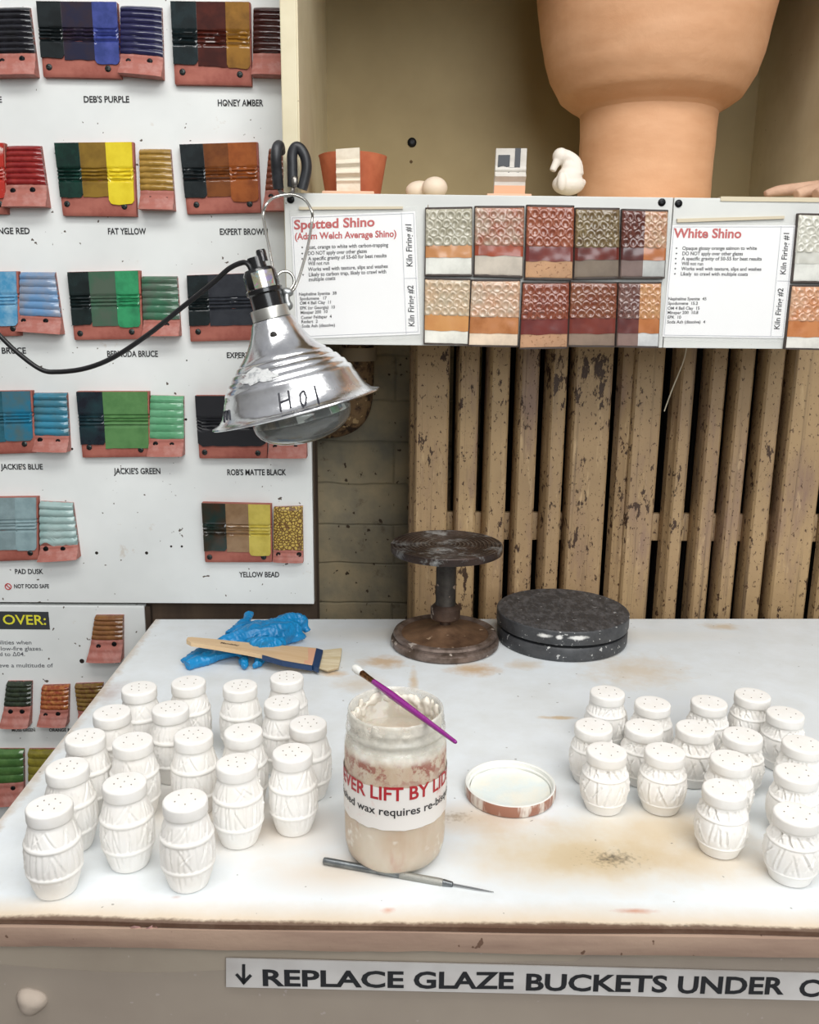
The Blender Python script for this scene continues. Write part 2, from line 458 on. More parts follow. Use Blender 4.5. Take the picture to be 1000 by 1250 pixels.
for px_, wpx_, col_ in ((176, 34, '#c39a94'), (250, 18, '#cf9c97'), (296, 12, '#b85a52'), (332, 14, '#c08c85'), (705, 20, '#b58a7c'), (545, 8, '#d0aaa2')):
    P = onY(px_, 1131 if px_ < 200 else 1152, FL.y - .004); L_ = wpx_ / ppm(P)
    vv = [P + Vector((L_ * (i / 6 - .5), -.0006 - .0012 * math.sin(i * 2.1 + px_), .0022 * math.sin(i * 1.7 + px_) * (.4 + .6 * (i % 2)))) for i in range(7)]
    lo = [p + Vector((0, .001, -.0022 - .0012 * (i % 3))) for i, p in enumerate(vv)]
    obj('paint_shred', vv + lo, [(i, i + 1, 8 + i, 7 + i) for i in range(6)], mat('shred_' + col_[1:], col_, .6), t, smooth=0)
# nails, shreds and a clay splat on the front
P = onY(323 / 1 + 339, 1155, FL.y - .003)
obj('nail', *box(P.x - .0008, P.x + .0008, FL.y - .008, FL.y, P.z - .004, P.z + .006), SCREW_GREY, t)
def apron_y(x): return FL.y + (FR.y - FL.y) * (x - FL.x) / (FR.x - FL.x) + .010
def on_apron(px, py, lift=0):
    P = onY(px, py, YA)
    for _ in range(4): P = onY(px, py, apron_y(P.x) - lift)
    return P
P = on_apron(39, 1221)
M = Matrix.Translation(P) @ Matrix.Rotation(R(90), 4, 'X')
obj('clay_splat', *lathe([(.0135, -.001), (.0128, .003), (.0095, .0065), (.005, .0085), (0, .009)], 24, M, lambda a, z, r: .0012 * math.sin(3 * a + 1) * (r > .004)), mat('dried_clay', '#b3a597', .8, bump=(90, .3, .002)), t)
# clear plastic film hanging over the lower apron, wavy upper rim
v = []; f = []
for i in range(61):
    px = -60 + i * 19
    yt = 1177 + 12 * math.exp(-((px - 240) / 130) ** 2) + 4 * math.sin(px / 60) - (10 if px > 700 else 0)
    A = on_apron(px, yt, .0012); B = on_apron(px, 1330, .0012)
    for k in range(6):
        q = A.lerp(B, k / 5); q.y = apron_y(q.x) - .0012 - .0008 * noise.noise(Vector((q.x * 20, q.z * 12, 3))); v.append(q)
for i in range(60):
    for k in range(5): f.append((i * 6 + k, i * 6 + 6 + k, i * 6 + 7 + k, i * 6 + k + 1))
FILM = mat('clear_film', '#b5aaa2', .16, alpha=.22, spec=.7)
obj('plastic_film', v, f, FILM, t)

# the taped notice on the apron
t = thing('notice_strip', 'long taped white notice about glaze buckets on the table front', 'sign', on_apron(640, 1200, .003))
TAPE = mat('tape_paper', '#d3d0cd', .3, coat=.35, var=('#bdb8b4', 9, .45, .7))
q = [(276, 1170), (640, 1179), (1060, 1190), (1060, 1223), (640, 1213), (276, 1205)]
fr = [on_apron(x, y, .0032) for x, y in q]; bk = [p + Vector((0, .0012, 0)) for p in fr]
obj('paper_strip', *prism(fr, bk), TAPE, t, smooth=0)
SIGNINK = mat('sign_black', '#26282c', .45, coat=.3)
g = G()
for word, x0, x1, y0, y1, cp in (('REPLACE', 321, 493, 1203, 1205.5, 22), ('GLAZE', 505, 627, 1206, 1206.8, 22.5), ('BUCKETS', 642, 814, 1208.5, 1211, 22.5), ('UNDER', 827, 957, 1212, 1213.5, 23), ('COUNTER', 975, 1150, 1216, 1219, 23)):
    a, b = on_apron(x0, y0, .0036), on_apron(x1, y1, .0036)
    g.add(line(word, a, b, cp / ppm(a), offset=.028))
for pl in ([(295.5, 1177), (299.5, 1177), (299.5, 1201), (295.5, 1201)], [(287, 1190), (290, 1188), (299, 1198), (297.5, 1202.5)], [(297.5, 1202.5), (296, 1198), (305, 1189), (308, 1191.5)]):
    fr = [on_apron(x, y, .0036) for x, y in pl]; g.add((fr, [(0, 1, 2, 3)]))
g.obj('lettering', SIGNINK, t, smooth=0)

# ================================================================== DISPLAY CABINET OVER THE RADIATORS
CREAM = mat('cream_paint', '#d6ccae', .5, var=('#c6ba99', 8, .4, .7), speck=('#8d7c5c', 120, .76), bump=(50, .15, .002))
CREAM_IN = mat('shaded_cream_paint', '#9c8a61', .6, var=('#907e56', 6, .4, .7), speck=('#8d7a55', 90, .80), bump=(40, .12, .002))  # cream paint with the cabinet's inner shade darkened into the colour
WHITEP = mat('white_panel', '#d2d3ce', .4, var=('#c8c9c5', 7, .4, .7), speck=('#8a7a68', 110, .765))
ZT = onY(650, 237.5, YF).z       # shelf top
ZB = onY(650, 423, YF).z         # fascia bottom
xl0, xl1 = onY(343.5, 110, YF + .012).x, onY(363, 110, YF + .012).x
xR = onY(926, 100, YW - .03).x   # inner face of right side
cab = thing('display_cabinet', 'cream open display cabinet above the radiators with white lower fascia', 'cabinet', (.3, 1.5, ZB))
CY0, CY1 = YF + .012, YW - .02
obj('side_panel', *box(xl0, xl1, CY0, CY1, ZB + .0, 2.06, .0015), CREAM, cab, smooth=0)
obj('side_panel', *box(xR, xR + .024, CY0, CY1, ZB + .045, 2.06, .0015), CREAM, cab, smooth=0)
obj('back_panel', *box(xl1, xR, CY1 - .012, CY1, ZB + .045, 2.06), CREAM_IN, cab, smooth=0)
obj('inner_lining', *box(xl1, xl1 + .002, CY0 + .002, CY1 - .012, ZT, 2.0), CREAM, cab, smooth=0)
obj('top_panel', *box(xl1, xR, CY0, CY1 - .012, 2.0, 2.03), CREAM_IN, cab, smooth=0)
obj('shelf_board', *box(xl1 + .002, xR, CY0, CY1 - .012, ZT - .025, ZT - .001), CREAM, cab, smooth=0)
xs = onY(818.5, 300, YF).x
def fascia(x0, x1, tl, tr):
    sk = .0095                   # the whole shelf hangs very slightly out of level
    return box(x0, x1, YF, CY0, ZB, ZT - .0015, .001)
xa = onY(349, 330, YF).x
obj('fascia_panel', *fascia(xa, xs - .0006, 0, 0), WHITEP, cab, smooth=0)
obj('fascia_panel', *fascia(xs + .0006, xR + .03, 0, 0), WHITEP, cab, smooth=0)
obj('edge_trim', *box(onY(880, 240, YF).x, xR + .03, YF - .0015, CY0, ZT - .0055, ZT + .0004), mat('trim_beige', '#cfc3a8', .6), cab, smooth=0)
for (x, y) in ((808, 247), (828.5, 248.5), (355, 243.5)): screw_at(x, y, YF, 0.0, cab, SCREW_BLACK, .0052)
obj('plug', *face_disc(onY(503, 174, CY1 - .012), .0085, .004), SCREW_BLACK, cab)
obj('plug', *face_disc(onY(502, 197.5, CY1 - .012), .003, .001), mat('old_hole', '#5a4529', .8), cab)

# ================================================================== RADIATORS
s = N('flaking_radiator_paint')
c = s.mix(s.ramp(s.noise(5, 4, .6, vec=s.pos(), stretch=(1, 1, .35)), .35, .7), lin('#b89a70'), lin('#9a7d5d'))
c = s.mix(s.ramp(s.noise(14, 5, .65, vec=s.pos(), stretch=(1.4, 1, .3)), .52, .72), c, lin('#8f7363'))
c = s.mix(s.ramp(s.noise(30, 5, .7, vec=s.pos(), stretch=(1.5, 1, .25)), .58, .72), c, lin('#d2b48a'))
stk = s.ramp(s.noise(26, 5, .7, vec=s.pos(), stretch=(3.2, 1, .07)), .55, .68)
c = s.mix(s.math('MULTIPLY', stk, .75), c, lin('#62503f'))
rust = s.ramp(s.math('ADD', s.math('MULTIPLY', s.noise(75, 4, .7, vec=s.pos(), stretch=(1.2, 1, .5)), .6), s.math('MULTIPLY', s.noise(9, 3, .6, vec=s.pos(), stretch=(1, 1, .5)), .42)), .595, .615)
c = s.mix(rust, c, lin('#463122'))
c = s.mix(s.ramp(s.noise(190, 4, .65, vec=s.pos(), stretch=(1, 1, .6)), .60, .63), c, lin('#543a28'))
s.link(c, s.b.inputs['Base Color']); s.b.inputs['Roughness'].default_value = .55
s.bump(s.math('ADD', s.math('MULTIPLY', rust, -.6), s.noise(60, vec=s.pos())), .5, .002)
RADM = s.m
DARKIN = mat('iron_slot_shade', '#1d1814', .85, var=('#120f0c', 30, .4, .6))  # near-black colour stands in for the shade between radiator columns
def section(x0, x1, side, wide=False):
    """front column of one section: flat face x0..x1, rounded shoulders"""
    d = side; e_ = .0035
    prof = [(x0 + e_, 0), (x1 - e_, 0), (x1, .0035), (x1 + .0015, .012), (x1 - .002, .034), (x0 - d * .6, .040), (x0 - d, .030), (x0 - d * .75, .016), (x0 - .002, .009), (x0, .0035)]
    zs = [.06, .10, ZB + .02, ZB + .035]
    v = []; f = []; k = len(prof)
    xm = (x0 + x1) / 2
    for z, sc in zip(zs, (.6, 1, 1, .6)):
        for (x, y) in prof: v.append((xm + (x - xm) * sc, YR + y * (1 if sc == 1 else .8) + (0 if sc == 1 else .012), z))
    for i in range(3):
        for j in range(k): f.append((i * k + j, i * k + (j + 1) % k, (i + 1) * k + (j + 1) % k, (i + 1) * k + j))
    f += [tuple(range(k)), tuple(3 * k + j for j in range(k))]
    g = G(); g.add((v, f)); return g
def rx(px): return onY(px, 500, YR).x
def radiator(label, cols, gap):
    x_mid = rx((cols[0][0] + cols[-1][1]) / 2)
    t = thing('radiator', label, 'radiator', (x_mid, YR + .08, .0), 'cast iron radiators')
    xs_ = [(rx(a), rx(b)) for a, b in cols]
    for i, (a, b) in enumerate(xs_):
        prev = xs_[i - 1][1] if i else None
        side = .010 if prev is None else max(.004, (a - prev) - .002 - gap)
        if prev is None and cols[0][0] > 700: side = .024
        sec = section(a, b, side).obj('radiator_section', RADM, t, smooth=25)
        for k_ in (0, 1):        # columns behind the painted front one, slot shade put into their colour
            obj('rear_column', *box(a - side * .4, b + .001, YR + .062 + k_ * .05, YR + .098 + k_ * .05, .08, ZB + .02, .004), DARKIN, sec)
    z1, z0 = onY(900, 628, YR + .03).z, onY(900, 662, YR + .03).z
    for i in range(len(xs_) - 1):
        a, b = xs_[i][1], xs_[i + 1][0]
        obj('hub', *box(a - .002, b + .002, YR + .034, YR + .046, z0, z1, .004), RADM, t)
        obj('hub', *box(a - .002, b + .002, YR + .022, YR + .034, .16, .22, .004), RADM, t)
    return t
radiator('left cast iron radiator with flaking paint, behind the banding wheel',
         [(507, 548), (560, 584), (598, 621), (634, 657), (672, 691), (700, 746)], .0108)
radiator('right cast iron radiator, with a thin wire hanging down its columns',
         [(773, 808), (829, 846), (865, 884), (898, 917), (932, 953), (966, 1012), (1040, 1060), (1075, 1095), (1110, 1150)], .018)
for i in range(4):
    pass
obj_r = thing('rusty_pipe', 'rusty capped steam pipe elbow behind the clamp lamp', 'pipe', onY(436, 430, 1.66))
pc = [onY(437, 395, 1.66), onY(437, 440, 1.66), onY(436, 480, 1.66), onY(430, 503, 1.66), onY(412, 514, 1.66), onY(385, 516, 1.66), onY(330, 517, 1.66)]
RUSTP = mat('rusty_iron', '#8a6b48', .8, var=('#3d2a1c', 60, .45, .6), speck=('#c0a070', 90, .64), bump=(120, .6, .002))
obj('pipe_elbow', *tube(pc, .030, 18, sub=5), RUSTP, obj_r)
M = Matrix.Translation(onY(437, 432, 1.66))
obj('pipe_collar', *lathe([(.0, -.012), (.034, -.012), (.035, -.009), (.035, .009), (.034, .012), (0, .012)], 24, M), mat('collar_paint', '#b5a184', .6), obj_r)
o = obj('hanging_wire', *tube([onY(839, 418, YR - .006), onY(836, 436, YR - .005), onY(829, 455, YR - .004), onY(820, 477, YR - .004), onY(811, 502, YR - .003)], .0011, 6, sub=4), mat('white_wire', '#d8cdb4', .5))
props(o, 'thin pale wire hanging over the right radiator below the white card', 'wire')
# ================================================================== GLAZE BOARDS
s = N('glaze_board_white')
c = s.mix(s.ramp(s.noise(5, 4, .6, vec=s.pos()), .35, .7), lin('#e9ecea'), lin('#dcdfdd'))
c = s.mix(s.ramp(s.noise(105, 2, .4, vec=s.pos()), .745, .765), c, lin('#5c5249'))
c = s.mix(s.math('MULTIPLY', s.ramp(s.noise(30, 5, .7, vec=s.pos()), .66, .74), .4), c, lin('#b9a58c'))
s.link(c, s.b.inputs['Base Color']); s.b.inputs['Roughness'].default_value = .35
BOARD = s.m
BOARD_EDGE = mat('board_edge', '#b9aa95', .7)
def board(name, label, x0, pts, Yb, th=.014):
    pr = [onY(*p, Yb) for p in pts]
    return pr
big = thing('glaze_sample_board', 'large white wall board holding rows of named glaze test tiles', 'board', onY(190, 735, YB))
x1 = onY(382, 650, YB).x; zb = onY(190, 736, YB).z
obj('board_panel', *slab(notched(-1.25, XN, x1, ZN, 2.05, zb), YB, YB + .0155), BOARD, big, smooth=0)
low = thing('glaze_sample_board', 'lower white wall board with yellow OVER: heading, beside the table', 'board', onY(90, 745, YB))
x2 = onY(177, 760, YB).x; z2 = onY(90, 739.5, YB).z
obj('board_panel', *box(-1.25, x2, YB, YB + .0155, .45, z2, .002), BOARD, low, smooth=0)
obj('backing_strip', *box(x2 + .0003, x2 + .009, YB + .003, YB + .0155, .45, z2 - .002), WOOD_DARK, low, smooth=0)
YL = YB - .0006
def label(parent, text, x0, x1, y, cap, offset=.024, m=INK, y1=None):
    obj('lettering', *pline(text, x0, x1, y, cap, YL, y1, offset), m, parent, smooth=0)
for a in (("DEB'S PURPLE", 102.5, 158, 125, 7), ('HONEY AMBER', 266, 321.5, 129.5, 7.2), ('ORANGE RED', -22, 36.5, 285.5, 7), ('FAT YELLOW', 132, 178.5, 286, 7),
          ('EXPERT BROWN', 268.5, 327, 286.5, 7), ('CAPE BRUCE', -24, 32, 431.5, 7), ('BERMUDA BRUCE', 131, 193, 435.5, 7), ('EXPERT BLACK', 277, 333, 437, 6.5),
          ("JACKIE'S BLUE", 1, 52.5, 573, 6.5), ("JACKIE'S GREEN", 139, 196, 578.5, 7), ("ROB'S MATTE BLACK", 277.5, 349.5, 580, 7),
          ('PAD DUSK', 18.5, 53, 700.5, 6), ('NOT FOOD SAFE', 17.5, 60, 718, 5), ('YELLOW BEAD', 292, 341, 704.5, 6.5)):
    label(big, *a)
label(big, 'E', -3, 2.5, 125, 6.5)
# prohibition sign
P = onY(10, 716, YL); M = Matrix.Translation(P) @ Matrix.Rotation(R(90), 4, 'X')
g = G(); r = 4.2 / ppm(P)
g.add(lathe([(r, 0), (r, .0003), (r * .74, .0003), (r * .74, 0)], 28, M, closed=True))
dx = r * .62; g.add(([P + Vector((-dx - .0006, -.0003, dx - .0006)), P + Vector((-dx + .0006, -.0003, dx + .0006)), P + Vector((dx + .0006, -.0003, -dx + .0006)), P + Vector((dx - .0006, -.0003, -dx - .0006))], [(0, 1, 2, 3)]))
g.obj('prohibition_symbol', RED_INK, big)
for i, (x, y, r) in enumerate(((118, 675, 2), (179, 675, 2), (209, 667, 1.4), (222, 667, 1.4), (227, 512, 1.6), (228, 440, 1), (100, 807, 3), (88, 548, 1.5))):
    P = onY(x, y, YB); obj('screw_hole', *face_disc(P, r / ppm(P), .0004, 10), mat('hole_dark', '#241c17', .9), low if i == 6 else big)
# lower board heading and text
fr = [onY(x, y, YL) for x, y in ((-120, 745), (59, 747), (61, 768.5), (-120, 767))]
obj('heading_banner', *prism(fr, [p + Vector((0, .0005, 0)) for p in fr]), mat('banner_black', '#3a3d40', .4), low, smooth=0)
obj('heading_lettering', *line('OVER:', onY(4, 762, YL - .0003), onY(56.5, 762.5, YL - .0003), 12 / ppm(onY(30, 760, YL)), offset=.012), mat('banner_yellow', '#e2dc3c', .5), low, smooth=0)
g = G()
for tx, x0, x1, y in (('possibilities when', -22, 38.5, 786.5), ('with other low-fire glazes.', -39, 52, 794), ('when fired to Δ04.', -32, 30.5, 800.8), ('layered to achieve a multitude of', -55, 65, 814.5)):
    g.add(pline(tx, x0, x1, y, 5, YL, offset=.004))
g.obj('lettering', mat('grey_ink', '#55575c', .6), low, smooth=0)
for tx, x0, x1, y, cp in (('CLEAR', 129, 145, 809.5, 3), ('MOSS GREEN', 14.5, 43, 893, 4), ('ORANGE RED', 60, 92, 893, 4), ('GREEN', 6, 22, 985, 3.5)):
    label(low, tx, x0, x1, y, cp)

# ------------------------------------------------------------------ glaze materials
def mute(h, k=.16):
    c = [int(h[i:i + 2], 16) for i in (1, 3, 5)]; g_ = sum(c) / 3
    return '#' + ''.join('%02x' % int(x + (g_ - x) * k) for x in c)
def glaze(c1, c2=None, scale=60, lo=.4, hi=.65, rough=.17, speck=None):
    c2 = c2 or shade(c1, .78)
    c1, c2 = mute(c1), mute(c2)
    return mat('glaze_%s_%s_%s' % (c1[1:], c2[1:], scale), c1, rough, var=(c2, scale, lo, hi), speck=speck, coat=.25)
def crackle(c1, c2):
    k = 'crackle_' + c1[1:]
    if k in _mats: return _mats[k]
    s = N(k); v = s.new('ShaderNodeTexVoronoi', feature='DISTANCE_TO_EDGE'); v.inputs['Scale'].default_value = 190
    s.link(s.pos(), v.inputs['Vector'])
    f = s.ramp(v.outputs['Distance'], .06, .16)
    s.link(s.mix(f, lin(c2), lin(c1)), s.b.inputs['Base Color']); s.b.inputs['Roughness'].default_value = .3
    s.bump(f, .8, .0015); _mats[k] = s.m; return s.m

# ------------------------------------------------------------------ large flat tiles
def grooves(v):
    return sum(math.exp(-((v - c) / .012) ** 2) for c in (.36, .41, .455, .515))
def flat_tile(label, corners, bands, group, screws=None, par=None, vend=.78):
    """bands: (u0, u1, material, v_end, rounded)"""
    T = .0125
    q = quad(corners, YB, T)
    P = (q[2] + q[3]) / 2; P.y = YB
    t = thing('flat_glaze_tile', label, 'tile', P, group)
    sd = random.random() * 50
    body = lambda u, v: T - .0016 - .0036 * grooves(v) * (v < .7) + .0003 * noise.noise(Vector((u * 9, v * 9, sd))) - .0015 * (max(0, abs(u - .5) - .485) / .015 + max(0, v - .985) / .015)
    obj('tile_body', *relief(q, YB, body, 30, 36), TERRACOTTA, t)
    for (u0, u1, m, ve, rnd) in bands:
        def edge(u, u0=u0, u1=u1, rnd=rnd):
            e = .012 * noise.noise(Vector((u * 7, sd, 1))) + .006 * noise.noise(Vector((u * 25, sd, 4)))
            d0, d1 = u - u0, u1 - u; rr = .05
            if rnd & 1 and d0 < rr: e -= rr - math.sqrt(max(0, rr * rr - (rr - d0) ** 2))
            if rnd & 2 and d1 < rr: e -= rr - math.sqrt(max(0, rr * rr - (rr - d1) ** 2))
            return e
        th = .0006 if rnd else 0
        def d(u, v, th=th):
            gr = grooves(v)
            return T + th - .0028 * gr + .00012 * noise.noise(Vector((u * 8, v * 8, sd + 3))) + .0011 * (math.exp(-((v - .385) / .012) ** 2) + math.exp(-((v - .435) / .012) ** 2) + math.exp(-((v - .485) / .012) ** 2))
        obj('glaze_band', *relief(q, YB, d, 14, 46, u0, u1, .004, ve, back=T - .007, edge=edge), m, t)
    for (x, y) in screws or ():
        screw_at(x, y, YB, T - .002, t, SCREW_GREY)
    return t
GF = 'large flat glaze tiles on the wall board'
DK = lambda c: glaze(c, shade(c, .7), 50)
flat_tile("large tile in dark navy and bright blue glaze above DEB'S PURPLE", [(44, 1), (142, 2), (147, 95), (52, 93)],
          [(0, .30, DK('#1c2527'), .75, 2), (.30, .70, glaze('#22223c', '#33252f', 35), .77, 0), (.69, 1, glaze('#2e3c84', '#4450a4', 40), .82, 3)], GF, ((60, 82), (132, 84)))
flat_tile('large tile in dark red brown and amber glaze above HONEY AMBER', [(208, 1), (305, 2), (307, 104), (213, 102)],
          [(0, .32, DK('#1d2b2f'), .76, 2), (.32, .70, glaze('#3f150f', '#571e12', 35), .78, 0), (.69, .99, glaze('#a26e1f', '#7d5116', 30), .80, 3)], GF, ((223, 88), (293, 91)))
flat_tile('large bright red tile cut off by the left picture edge', [(-92, 175), (4.5, 174), (8, 261), (-86, 262)],
          [(0, .7, glaze('#a31b16'), .76, 0), (.69, .99, glaze('#c42a1e', '#e3d3c8', 60, .55, .7), .78, 3)], GF, ((0, 249),))
flat_tile('large tile in dark green, ochre and bright yellow glaze above FAT YELLOW', [(66, 174), (162, 173), (166, 264), (76, 263)],
          [(0, .31, glaze('#123c31', '#0c2a22', 40), .75, 2), (.31, .66, glaze('#94701f', '#7c5a18', 40), .74, 0), (.65, .985, glaze('#f2d81f', '#e6c913', 40), .84, 3)], GF, ((82, 249), (152, 252)))
flat_tile('large tile in slate, brown and orange glaze above EXPERT BROWN', [(219, 176), (314, 173), (318, 259), (228, 261)],
          [(0, .30, DK('#20292b'), .77, 2), (.30, .63, glaze('#84471b', '#6c3714', 40), .76, 0), (.62, .985, glaze('#ab561e', '#8e4216', 40), .84, 3)], GF, ((240, 250), (305, 249)))
flat_tile('large sky blue tile cut off by the left picture edge', [(-72, 332), (21, 331), (24, 410), (-66, 412)],
          [(0, .6, glaze('#2f5f86'), .76, 0), (.59, .98, glaze('#3d93c6', '#86b5d2', 40), .84, 3)], GF, ((16, 401),))
flat_tile('large tile in dark, grey green and emerald glaze above BERMUDA BRUCE', [(82, 332), (170, 330), (174, 414), (90, 415)],
          [(0, .29, DK('#1b2a2a'), .78, 2), (.29, .67, glaze('#4f6151', '#2c6a4a', 18), .80, 0), (.66, .98, glaze('#30a064', '#258152', 40), .82, 3)], GF, ((98, 407), (161, 405)))
flat_tile('large slate black tile partly hidden behind the clamp lamp', [(228, 336), (312, 333), (318, 415), (232, 417)],
          [(0, .30, DK('#1d282a'), .76, 2), (.30, .98, glaze('#353840', '#2a2c33', 40, speck=('#83848c', 160, .74)), .77, 0)], GF, ((242, 405),))
flat_tile("large teal blue tile above JACKIE'S BLUE, at left picture edge", [(-50, 478), (38, 477), (43, 553), (-44, 556)],
          [(0, .6, glaze('#26687c'), .80, 0), (.59, .98, glaze('#17779a', '#4e6a6c', 25), .80, 3)], GF, ((30, 542),))
flat_tile("large tile in navy and grass green glaze above JACKIE'S GREEN", [(93, 478), (181, 478), (183, 558), (100, 559)],
          [(0, .36, glaze('#171c28', '#1c3a40', 25), .80, 2), (.36, .985, glaze('#5a8f50', '#4c7f45', 40), .86, 0)], GF, ((109, 546), (172, 549)))
flat_tile("large matte black tile above ROB'S MATTE BLACK", [(238, 483), (325, 483), (326, 560), (243, 560)],
          [(0, .985, mat('matte_black_glaze', '#191a1f', .45), .80, 3)], GF, ((250, 552), (315, 553)))
flat_tile('large pale grey blue tile above PAD DUSK', [(-42, 608), (45, 607), (46, 684), (-38, 687)],
          [(0, .7, glaze('#7c9296', '#8ea6aa', 40), .82, 0), (.69, .985, glaze('#8fabb0', '#7d999e', 40), .84, 3)], GF, ((37, 675),))
flat_tile('large tile in dark green, tan and yellow glaze above YELLOW BEAD', [(246, 614), (331, 616), (332, 687), (250, 687)],
          [(0, .34, glaze('#16322d', '#3d2a1a', 30), .80, 2), (.34, .68, glaze('#9a7652', '#86633f', 40), .82, 0), (.67, .985, glaze('#d2bd48', '#bda636', 40), .88, 3)], GF, ((256, 680), (322, 680)))

# ------------------------------------------------------------------ small ribbed tiles
def ribbed_tile(label, corners, m, vg, group, screws=(), n=8, foot=.016, drip=0, face=.012, pink=None, amp=.0024, flare=.0):
    q = quad(corners, YB, face)
    P = (q[2] + q[3]) / 2; P.y = YB
    t = thing('ribbed_glaze_tile', label, 'tile', P, group)
    sd = random.random() * 50
    def prof(v):
        d = face - .002 * math.sin(min(1, v / .75) * math.pi) * 0
        if v < vg:
            ph = (v / vg * n) % 1
            d += amp * (abs(math.sin(math.pi * ph)) ** .7 - .5)
        else:
            k = (v - vg) / (1 - vg)
            d += foot * k ** 1.6 + .0007 * math.sin(k * 18)
        d -= .004 * max(0, .06 - v) / .06
        return d
    bul = lambda u: -.0035 * (2 * u - 1) ** 4
    obj('tile_body', *relief(q, YB, lambda u, v: prof(v) - .001 + bul(u), 12, 70), pink or PINK_CLAY, t)
    e = lambda u: .018 * noise.noise(Vector((u * 5, sd, 2))) + drip * noise.noise(Vector((u * 3, sd, 7)))
    obj('ribbed_glaze', *relief(q, YB, lambda u, v: prof(min(v, vg - .001)) + bul(u) + .0003 * noise.noise(Vector((u * 20, v * 40, sd))), 14, 96, .0, 1, .0, vg, back=.002, edge=e), m, t)
    for (x, y) in screws:
        v = vg + .3 * (1 - vg)
        screw_at(x, y, YB, prof(v) - .002, t, SCREW_BLACK, .0042)
    return t
GR = 'small ribbed glaze tiles on the wall boards'
GL = lambda a, b, sc=50: glaze(a, b, sc, rough=.12)
ribbed_tile('small ribbed black tile in the top left picture corner', [(-14, 8), (34, 7), (45, 93), (-6, 94)], GL('#15151a', '#23232b'), .66, GR, ((3, 75), (27, 72)))
ribbed_tile("small ribbed navy tile right of the purple tile, above DEB'S PURPLE", [(146, 5), (196, 7), (199, 96), (146, 91)], GL('#232348', '#2b2a55'), .69, GR, ((157, 75), (183, 75)))
ribbed_tile('small ribbed maroon tile right of the HONEY AMBER tile, by the cabinet post', [(309, 7), (351, 8), (351, 94), (308, 93)], GL('#3a1511', '#4a1e16'), .66, GR, ((318, 78), (343, 78)))
ribbed_tile('small ribbed red tile above ORANGE RED', [(7, 177), (48, 177), (59, 253), (5, 253)], GL('#8b1618', '#a32a26'), .63, GR, ((16, 233), (40, 232)), n=7)
ribbed_tile('small ribbed ochre tile above FAT YELLOW', [(169, 181), (207, 181), (213, 257), (171, 256)], GL('#9a7327', '#b48a36'), .68, GR, ((184, 243), (204, 244)), n=7)
ribbed_tile('small ribbed brown tile partly behind the black clamp grips', [(328, 180), (352, 180), (352, 258), (321, 258)], GL('#7a3a24', '#925034'), .66, GR, ((331, 240), (350, 240)), n=7)
ribbed_tile('small ribbed light blue tile in the BRUCE row, at left', [(23, 332), (65, 332), (76, 408), (22, 404)], GL('#5f8fc0', '#8d93a2', 30), .73, GR, ((29, 392), (56, 392)), n=6)
ribbed_tile('small ribbed grey green tile above BERMUDA BRUCE', [(172, 337), (215, 337), (220, 410), (175, 410)], GL('#3a7354', '#5a6458', 30), .73, GR, ((186, 403), (204, 397)), n=6)
ribbed_tile("small ribbed teal tile above JACKIE'S BLUE", [(40, 480), (80, 480), (84, 551), (42, 550)], GL('#2b84a4', '#41707c', 30), .74, GR, ((49, 537), (71, 539)), n=6, amp=.003, drip=.05)
ribbed_tile("small ribbed mint green tile above JACKIE'S GREEN", [(183, 483), (223, 484), (224, 556), (181, 556)], GL('#57a371', '#6ab282', 30), .72, GR, ((190, 542), (210, 543)), n=6, amp=.0018)
ribbed_tile("small ribbed black tile behind the lamp bulb, above ROB'S MATTE BLACK", [(328, 486), (372, 486), (375, 558), (328, 558)], GL('#1d1d22', '#2a2a30'), .72, GR, ((336, 546), (361, 546)), n=6)
ribbed_tile('small ribbed pale aqua tile with a drip, above PAD DUSK', [(47, 613), (87, 615), (96, 681), (48, 684)], GL('#a3bdb9', '#8fb0ad', 30), .76, GR, ((56, 670), (77, 670)), n=6, drip=.10, amp=.003)
ribbed_tile('small tile with cracked yellow glaze above YELLOW BEAD', [(334, 620), (369, 619), (370, 687), (333, 686)], crackle('#c2a552', '#6b4a22'), .78, GR, ((340, 677), (365, 677)), n=3, amp=.0008, foot=.006)
ribbed_tile('small ribbed brown tile right of the OVER: heading', [(115, 753), (149, 753), (149, 806), (107, 806)], GL('#7f4c26', '#96622f', 60), .54, GR, ((120.5, 789), (139.5, 786)), n=5, foot=.014)
ribbed_tile('small dark moss green tile above MOSS GREEN', [(7, 834), (37, 834), (36, 886), (1, 886)], GL('#1f2a1c', '#33402a', 120), .56, GR, ((13, 868.5), (27, 868.5)), n=5, foot=.014)
ribbed_tile('small mottled orange red tile above ORANGE RED beside the table edge', [(50, 839), (83, 838), (82, 885), (47, 884)], GL('#9c3a1c', '#c47a36', 160), .62, GR, ((56, 873), (71, 871.5)), n=5, foot=.014)
ribbed_tile('small ochre tile half hidden by the table edge', [(90, 837), (124, 836), (124, 886), (96, 885)], GL('#8a6a22', '#6b3a1c', 110), .66, GR, n=6, foot=.012)
ribbed_tile('small leaf green tile at the left picture edge, below MOSS GREEN', [(-14, 917), (27, 917), (28, 979), (-14, 982)], GL('#3d6b2c', '#527f3a', 60), .62, GR, ((16, 962),), n=4, foot=.014)
ribbed_tile('small olive yellow tile behind the left table edge, below ORANGE RED', [(33, 917), (72, 917), (73, 979), (34, 980)], GL('#9b8f22', '#7d731c', 60), .62, GR, n=4, foot=.014)

